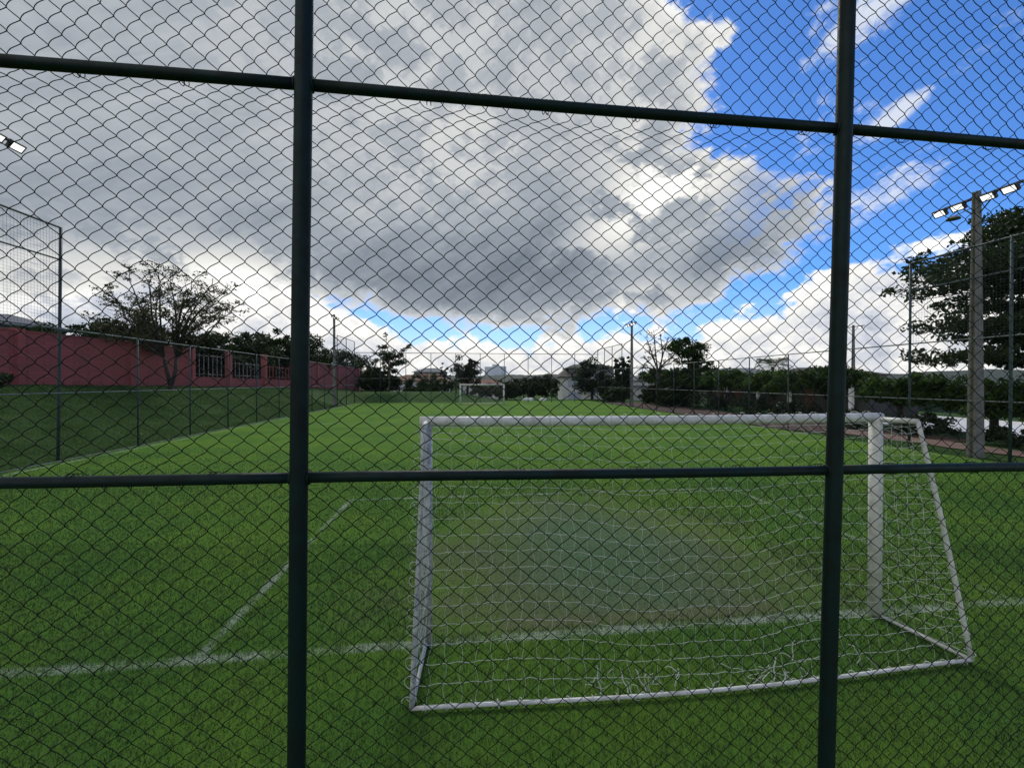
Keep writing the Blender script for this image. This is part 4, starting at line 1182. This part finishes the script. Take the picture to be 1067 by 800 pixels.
# white drum-like planter and pale stones
b_ = W(813, 34, 430); b_.z = 0
root = empty('planter', b_, label='round white planter under the clipped trees above the crossbar', cat='planter')
MB().tube([(0, 0, 0), (0, 0, .35), (0, 0, .62), (0, 0, .66)], [.24, .36, .4, .36], 18).build('bowl', M['white'], root)
tr_ = MB().blob((0, 0, .72), .3, .3, .22, 3, .5).build('plant', M['leafmid'], root)
st = ('left', 'middle', 'right')
for i, (px, w) in enumerate(((548, .55), (553, .35), (566, .5))):
    b_ = W(px, 56.5, 416); b_.z = float(height(b_.x, b_.y))
    o = MB().blob((0, 0, .12), w, .35, .3, i + 2, .5).build('stone', M['pale'])
    o.location = b_; tag(o, f'whitewashed stone below the dark low trees, {st[i]} of three', 'stone', 'whitewashed stones at the far edge')

# ------------------------------------------------------------------ far land
def hills():
    n = 400; az = np.linspace(-75, 85, n); rows = []
    for j, (rr, hf) in enumerate(((420, 0.0), (520, .55), (640, 1.0), (900, .9), (1300, .0))):
        hs = []
        for a in az:
            v = mn.noise(Vector((a * .06, 3.1, 0))) * .5 + mn.noise(Vector((a * .35, 9.7, j * .5))) * .18 + mn.noise(Vector((a * 1.6, 4, j))) * .06
            hs.append(-4 + hf * (17 + 12 * v))
        rows.append(np.stack([rr * np.sin(np.radians(az)), rr * np.cos(np.radians(az)), np.array(hs)], -1))
    V = np.concatenate(rows); i2 = np.arange(5 * n).reshape(5, n)
    q = np.stack([i2[:-1, :-1], i2[:-1, 1:], i2[1:, 1:], i2[1:, :-1]], -1).reshape(-1, 4)
    o = link('hills', np_mesh('hills', V, q, True), mat_plain('far_hill', (.035, .052, .035), (.055, .07, .05), .95, .03, .6, .2, bdist=2.0))
    tag(o, 'low wooded hills on the horizon', kind='structure')
hills()
C = []; Rr_ = []
for i in range(420):
    a = rnd.uniform(-62, 72); rr = rnd.uniform(150, 330)
    C.append((rr * sin(R(a)), rr * cos(R(a)), -4 + rnd.uniform(2, 5.5) + (rr - 150) * .012)); Rr_.append(rnd.uniform(2.5, 5.0))
V, Fq = leaf_mesh(np.array(C), np.array(Rr_), 90, .75, .75, 77)
tag(link('far_wood', np_mesh('far_wood', V, Fq), M['leafdark']), 'distant band of dark woodland beyond the club', kind='stuff')
for i, (px, top, w, lab) in enumerate(((509, 382, 17, 'pale distant apartment tower, broadest and leftmost on the skyline'), (517, 379.5, 14, 'pale distant apartment tower, tallest on the skyline'), (524.5, 381.5, 15, 'pale distant apartment tower, rightmost of the skyline cluster'))):
    t = 900 + 30 * i; b_ = W(px, t, 400); H_ = W(px, t, top).z + 4
    root = empty('apartment_tower', (b_.x, b_.y, -4), -YAW + .2 * i, label=lab, cat='tower', group='towers on the skyline')
    MB().box(-w / 2, w / 2, 0, 14, -2, H_).build('wall', M['tower'], root)
    m = MB()
    for f in range(int(H_ / 3)):
        for k2 in range(4): m.box(-w / 2 + w * (k2 + .25) / 4, -w / 2 + w * (k2 + .75) / 4, -.06, -.01, f * 3 + 1, f * 3 + 2.3)
    m.build('window', M['towerglass'], root)

# ------------------------------------------------------------------ sky
def fcurve(nb, x, pts, xr, yr):
    """piecewise function through pts, evaluated with a float curve"""
    nd = nb.node('ShaderNodeFloatCurve')
    cu = nd.mapping.curves[0]
    P = sorted(((a - xr[0]) / (xr[1] - xr[0]), (b - yr[0]) / (yr[1] - yr[0])) for a, b in pts)
    cu.points[0].location = P[0]; cu.points[1].location = P[-1]
    for q in P[1:-1]: cu.points.new(*q)
    for q in cu.points: q.handle_type = 'VECTOR'
    nd.mapping.update()
    nb.put(nd.inputs['Value'], nb.lin(x, xr[0], xr[1]))
    return nb.m('MULTIPLY_ADD', nd.outputs[0], yr[1] - yr[0], yr[0])

SUN_AZ, SUN_EL = 2.0, 46.0
def world():
    w = bpy.data.worlds.new('World'); scene.world = w; w.use_nodes = True
    nb = NB(w.node_tree); nb.n.clear()
    out = nb.node('ShaderNodeOutputWorld')
    d = nb.node('ShaderNodeTexCoord').outputs['Generated']
    x, y, z = nb.sep(d)
    az = nb.m('MULTIPLY', nb.m('ARCTAN2', x, y), 180 / pi)
    el = nb.m('MULTIPLY', nb.m('ARCSINE', z), 180 / pi)
    sky = nb.node('ShaderNodeTexSky', sky_type='NISHITA'); sky.sun_disc = False
    sky.sun_elevation = R(SUN_EL); sky.sun_rotation = R(SUN_AZ); sky.air_density = 1.0; sky.dust_density = .3; sky.ozone_density = 3.0; sky.altitude = 900
    # cloud coordinates: a plane overhead, flattened towards the horizon
    zz = nb.m('ADD', nb.m('MAXIMUM', z, 0.0), .16)
    cp = nb.comb(nb.m('DIVIDE', x, zz), nb.m('DIVIDE', y, zz), 0)
    ca = nb.comb(nb.m('MULTIPLY', az, .05), nb.m('MULTIPLY', el, .075), 0.0)
    n_big = nb.noise(cp, 1.1, 7, .58)
    n_az = nb.noise(ca, 1.6, 9, .6, dist=.3)
    n_bil = nb.noise(ca, 3.2, 8, .55)
    n_str = nb.noise(nb.comb(nb.m('MULTIPLY_ADD', az, .05, nb.m('MULTIPLY', el, -.03)), nb.m('MULTIPLY_ADD', el, .17, nb.m('MULTIPLY', az, -.085)), 3.0), 1.5, 8, .62, dist=.4)
    n_fine = nb.noise(ca, 9.0, 7, .62, dist=.5)
    def gauss(px, py, sa, se, rot=0.0):
        a0, e0 = AE(px, py); da = nb.m('SUBTRACT', az, a0); de = nb.m('SUBTRACT', el, e0)
        c_, s_ = cos(R(rot)), sin(R(rot))
        u = nb.m('ADD', nb.m('MULTIPLY', da, c_ / sa), nb.m('MULTIPLY', de, s_ / sa))
        v = nb.m('ADD', nb.m('MULTIPLY', da, -s_ / se), nb.m('MULTIPLY', de, c_ / se))
        return nb.m('EXPONENT', nb.m('MULTIPLY', nb.m('ADD', nb.m('MULTIPLY', u, u), nb.m('MULTIPLY', v, v)), -1.0))
    def add(*s):
        a = s[0]
        for q in s[1:]: a = nb.m('ADD', a, q)
        return a
    nz = nb.m('SUBTRACT', n_az, .5)
    # --- the great grey cloud: right edge as a function of elevation, base as a function of azimuth
    edge = [AE(*q) for q in ((690, 0), (762, 35), (748, 75), (758, 112), (745, 150), (800, 168), (872, 195), (868, 225), (845, 262), (835, 275))]
    pts = [(e, a) for a, e in edge] + [(90, 30), (0, edge[-1][0] + 4)]
    az_edge = fcurve(nb, el, pts, (0, 90), (-40, 80))
    base = [AE(*q) for q in ((0, 318), (120, 312), (200, 302), (260, 300), (330, 318), (420, 333), (480, 342), (540, 346), (600, 345), (640, 330), (690, 338), (740, 318), (790, 296), (840, 268), (900, 250))]
    pts = [(a, e) for a, e in base] + [(-180, 9), (-60, 9), (90, 25), (180, 12)]
    el_base = fcurve(nb, az, pts, (-180, 180), (0, 40))
    D = nb.m('MINIMUM', nb.m('DIVIDE', nb.m('SUBTRACT', az_edge, az), 9.0), nb.m('DIVIDE', nb.m('SUBTRACT', el, el_base), 5.5))
    nf = nb.m('SUBTRACT', n_fine, .5)
    Dn = add(D, nb.m('MULTIPLY', nz, 1.6), nb.m('MULTIPLY', nb.m('SUBTRACT', n_bil, .5), .9), nb.m('MULTIPLY', nf, .8))
    a_main = nb.m('MULTIPLY', nb.smooth(Dn, -.10, .24), nb.m('SUBTRACT', 1.0, nb.m('MULTIPLY', gauss(855, 205, 6.5, 5.5, 0), nb.smooth(add(n_str, nb.m('MULTIPLY', nf, .6)), .56, .40, 0, .85))))
    # --- low cumulus band
    top = [AE(*q) for q in ((0, 262), (200, 262), (300, 285), (345, 322), (420, 345), (520, 356), (600, 350), (650, 340), (700, 346), (760, 332), (815, 322), (850, 292), (880, 268), (930, 257), (965, 272), (1000, 268), (1040, 238), (1067, 225))]
    pts = [(a, e) for a, e in top] + [(-180, 8), (-60, 9), (80, 22), (180, 10)]
    el_top = fcurve(nb, az, pts, (-180, 180), (0, 40))
    D2 = nb.m('DIVIDE', nb.m('SUBTRACT', el_top, el), 4.0)
    D2n = add(D2, nb.m('MULTIPLY', nb.m('SUBTRACT', n_bil, .5), 2.6), nb.m('MULTIPLY', nz, 1.0), nb.m('MULTIPLY', nf, 1.0))
    a_low = nb.smooth(D2n, -.1, .28)
    # --- thin wisps over the blue
    wm = add(nb.m('MULTIPLY', gauss(935, 185, 5, 2.4, 20), .42), nb.m('MULTIPLY', gauss(905, 10, 7, 2.5, 20), .40), nb.m('MULTIPLY', gauss(935, 118, 3.2, 1.0, 28), .50), nb.m('MULTIPLY', gauss(1055, 20, 6, 4, 20), .22), nb.m('MULTIPLY', gauss(840, 150, 8, 4, 15), .30), nb.m('MULTIPLY', gauss(905, 220, 6, 2, 15), .2))
    a_w = nb.m('MULTIPLY', nb.smooth(nb.m('ADD', wm, add(nb.m('MULTIPLY', nb.m('SUBTRACT', n_str, .5), .55), nb.m('MULTIPLY', nz, .7), nb.m('MULTIPLY', nf, .7))), .20, .52), .85)
    haze = nb.smooth(el, 13.0, 0.0, 0.0, .62)
    # --- cloud brightness
    dark = add(nb.m('MULTIPLY', gauss(560, 285, 17, 6.5, -3), .12), nb.m('MULTIPLY', gauss(420, 290, 14, 5, 0), .12), nb.m('MULTIPLY', gauss(740, 275, 9, 3.2, 20), .11), nb.m('MULTIPLY', gauss(600, 215, 14, 6, 15), .08), nb.m('MULTIPLY', gauss(150, 240, 20, 7, 0), .06), nb.m('MULTIPLY', gauss(820, 262, 6, 2, 15), .1))
    bright = add(nb.m('MULTIPLY', gauss(700, 185, 8, 5, 15), .34), nb.m('MULTIPLY', gauss(640, 240, 7, 3.2, 25), .26), nb.m('MULTIPLY', gauss(700, 60, 9, 14, 0), .16), nb.m('MULTIPLY', gauss(660, 320, 6, 2.6, 10), .34), nb.m('MULTIPLY', gauss(255, 308, 8, 4, 0), .50), nb.m('MULTIPLY', gauss(30, 300, 16, 5, 0), .22), nb.m('MULTIPLY', gauss(430, 60, 22, 14, 0), .10), nb.m('MULTIPLY', gauss(480, 160, 9, 5, 20), .07))
    tex = add(nb.m('MULTIPLY', nz, .13), nb.m('MULTIPLY', nb.m('SUBTRACT', n_big, .5), .16), nb.m('MULTIPLY', nb.m('SUBTRACT', n_str, .5), .26), nb.m('MULTIPLY', nf, .07))
    brk = nb.m('MULTIPLY', bright, nb.smooth(add(n_az, nb.m('MULTIPLY', nb.m('SUBTRACT', n_bil, .5), .9), nb.m('MULTIPLY', nf, .5)), .42, .58, .1, 1.25))
    rim = nb.m('MULTIPLY', nb.smooth(Dn, .55, .05), .25)
    L = nb.m('MAXIMUM', nb.m('SUBTRACT', add(.435, tex, brk, rim, nb.smooth(y, .1, -.6, 0, .3)), dark), .09)
    c_main = nb.mix(nb.smooth(L, .15, .75), (.74, .875, 1.06), (1.0, 1.0, .97))
    def mulc(c, f):
        nd = nb.node('ShaderNodeVectorMath', operation='SCALE'); nb.l.new(c, nd.inputs[0]); nb.put(nd.inputs['Scale'], f); return nd.outputs[0]
    c_main = mulc(c_main, L)
    L2 = add(.76, nb.m('MULTIPLY', nb.m('SUBTRACT', n_bil, .5), 1.1), nb.m('MULTIPLY', nf, .7), nb.m('MULTIPLY', nb.smooth(D2n, .9, .1), .16), nb.m('MULTIPLY', gauss(255, 315, 9, 5), .25), nb.m('MULTIPLY', gauss(60, 330, 18, 6), -.22))
    c_low = mulc(nb.mix(nb.smooth(L2, .5, .9), (.86, .93, 1.08), (1.0, .985, .95)), nb.m('MAXIMUM', L2, .3))
    # --- combine
    sk = nb.node('ShaderNodeVectorMath', operation='MULTIPLY'); nb.l.new(sky.outputs[0], sk.inputs[0]); sk.inputs[1].default_value = (.45, .76, 1.16)
    bg_s = nb.node('ShaderNodeBackground'); nb.l.new(sk.outputs[0], bg_s.inputs[0]); bg_s.inputs[1].default_value = .12
    def layer(under, col, alpha):
        bg = nb.node('ShaderNodeBackground'); nb.put(bg.inputs[0], col); bg.inputs[1].default_value = 1.0
        mx = nb.node('ShaderNodeMixShader'); nb.put(mx.inputs[0], alpha); nb.l.new(under, mx.inputs[1]); nb.l.new(bg.outputs[0], mx.inputs[2]); return mx.outputs[0]
    s = layer(bg_s.outputs[0], (.72, .80, .90), haze)
    s = layer(s, (.70, .74, .80), a_w)
    s = layer(s, c_low, a_low)
    s = layer(s, c_main, a_main)
    nb.l.new(s, out.inputs[0])
    w.cycles.sampling_method = 'MANUAL'; w.cycles.sample_map_resolution = 1024
world()

sun = bpy.data.lights.new('sun', 'SUN'); sun.energy = 1.5; sun.angle = R(14); sun.color = (1, .95, .87)
so = bpy.data.objects.new('sun', sun); COL.objects.link(so)
so.rotation_euler = (R(90 - SUN_EL), 0, R(180 - SUN_AZ)); so.location = (0, 30, 40)

# ------------------------------------------------------------------ camera
cam = bpy.data.cameras.new('camera'); cam.sensor_fit = 'HORIZONTAL'; cam.sensor_width = 36; cam.lens = 36 * F / 1067
cam.clip_start = .05; cam.clip_end = 6000
co = bpy.data.objects.new('camera', cam); COL.objects.link(co)
co.location = (0, 0, CAMZ); co.rotation_euler = (R(90) - math.atan(2.0 / F), 0, -YAW)
scene.camera = co

scene.view_settings.view_transform = 'Standard'; scene.view_settings.look = 'None'
scene.view_settings.exposure = .2; scene.view_settings.gamma = 1
scene.view_settings.use_curve_mapping = False
scene.cycles.max_bounces = 6; scene.cycles.use_denoising = True
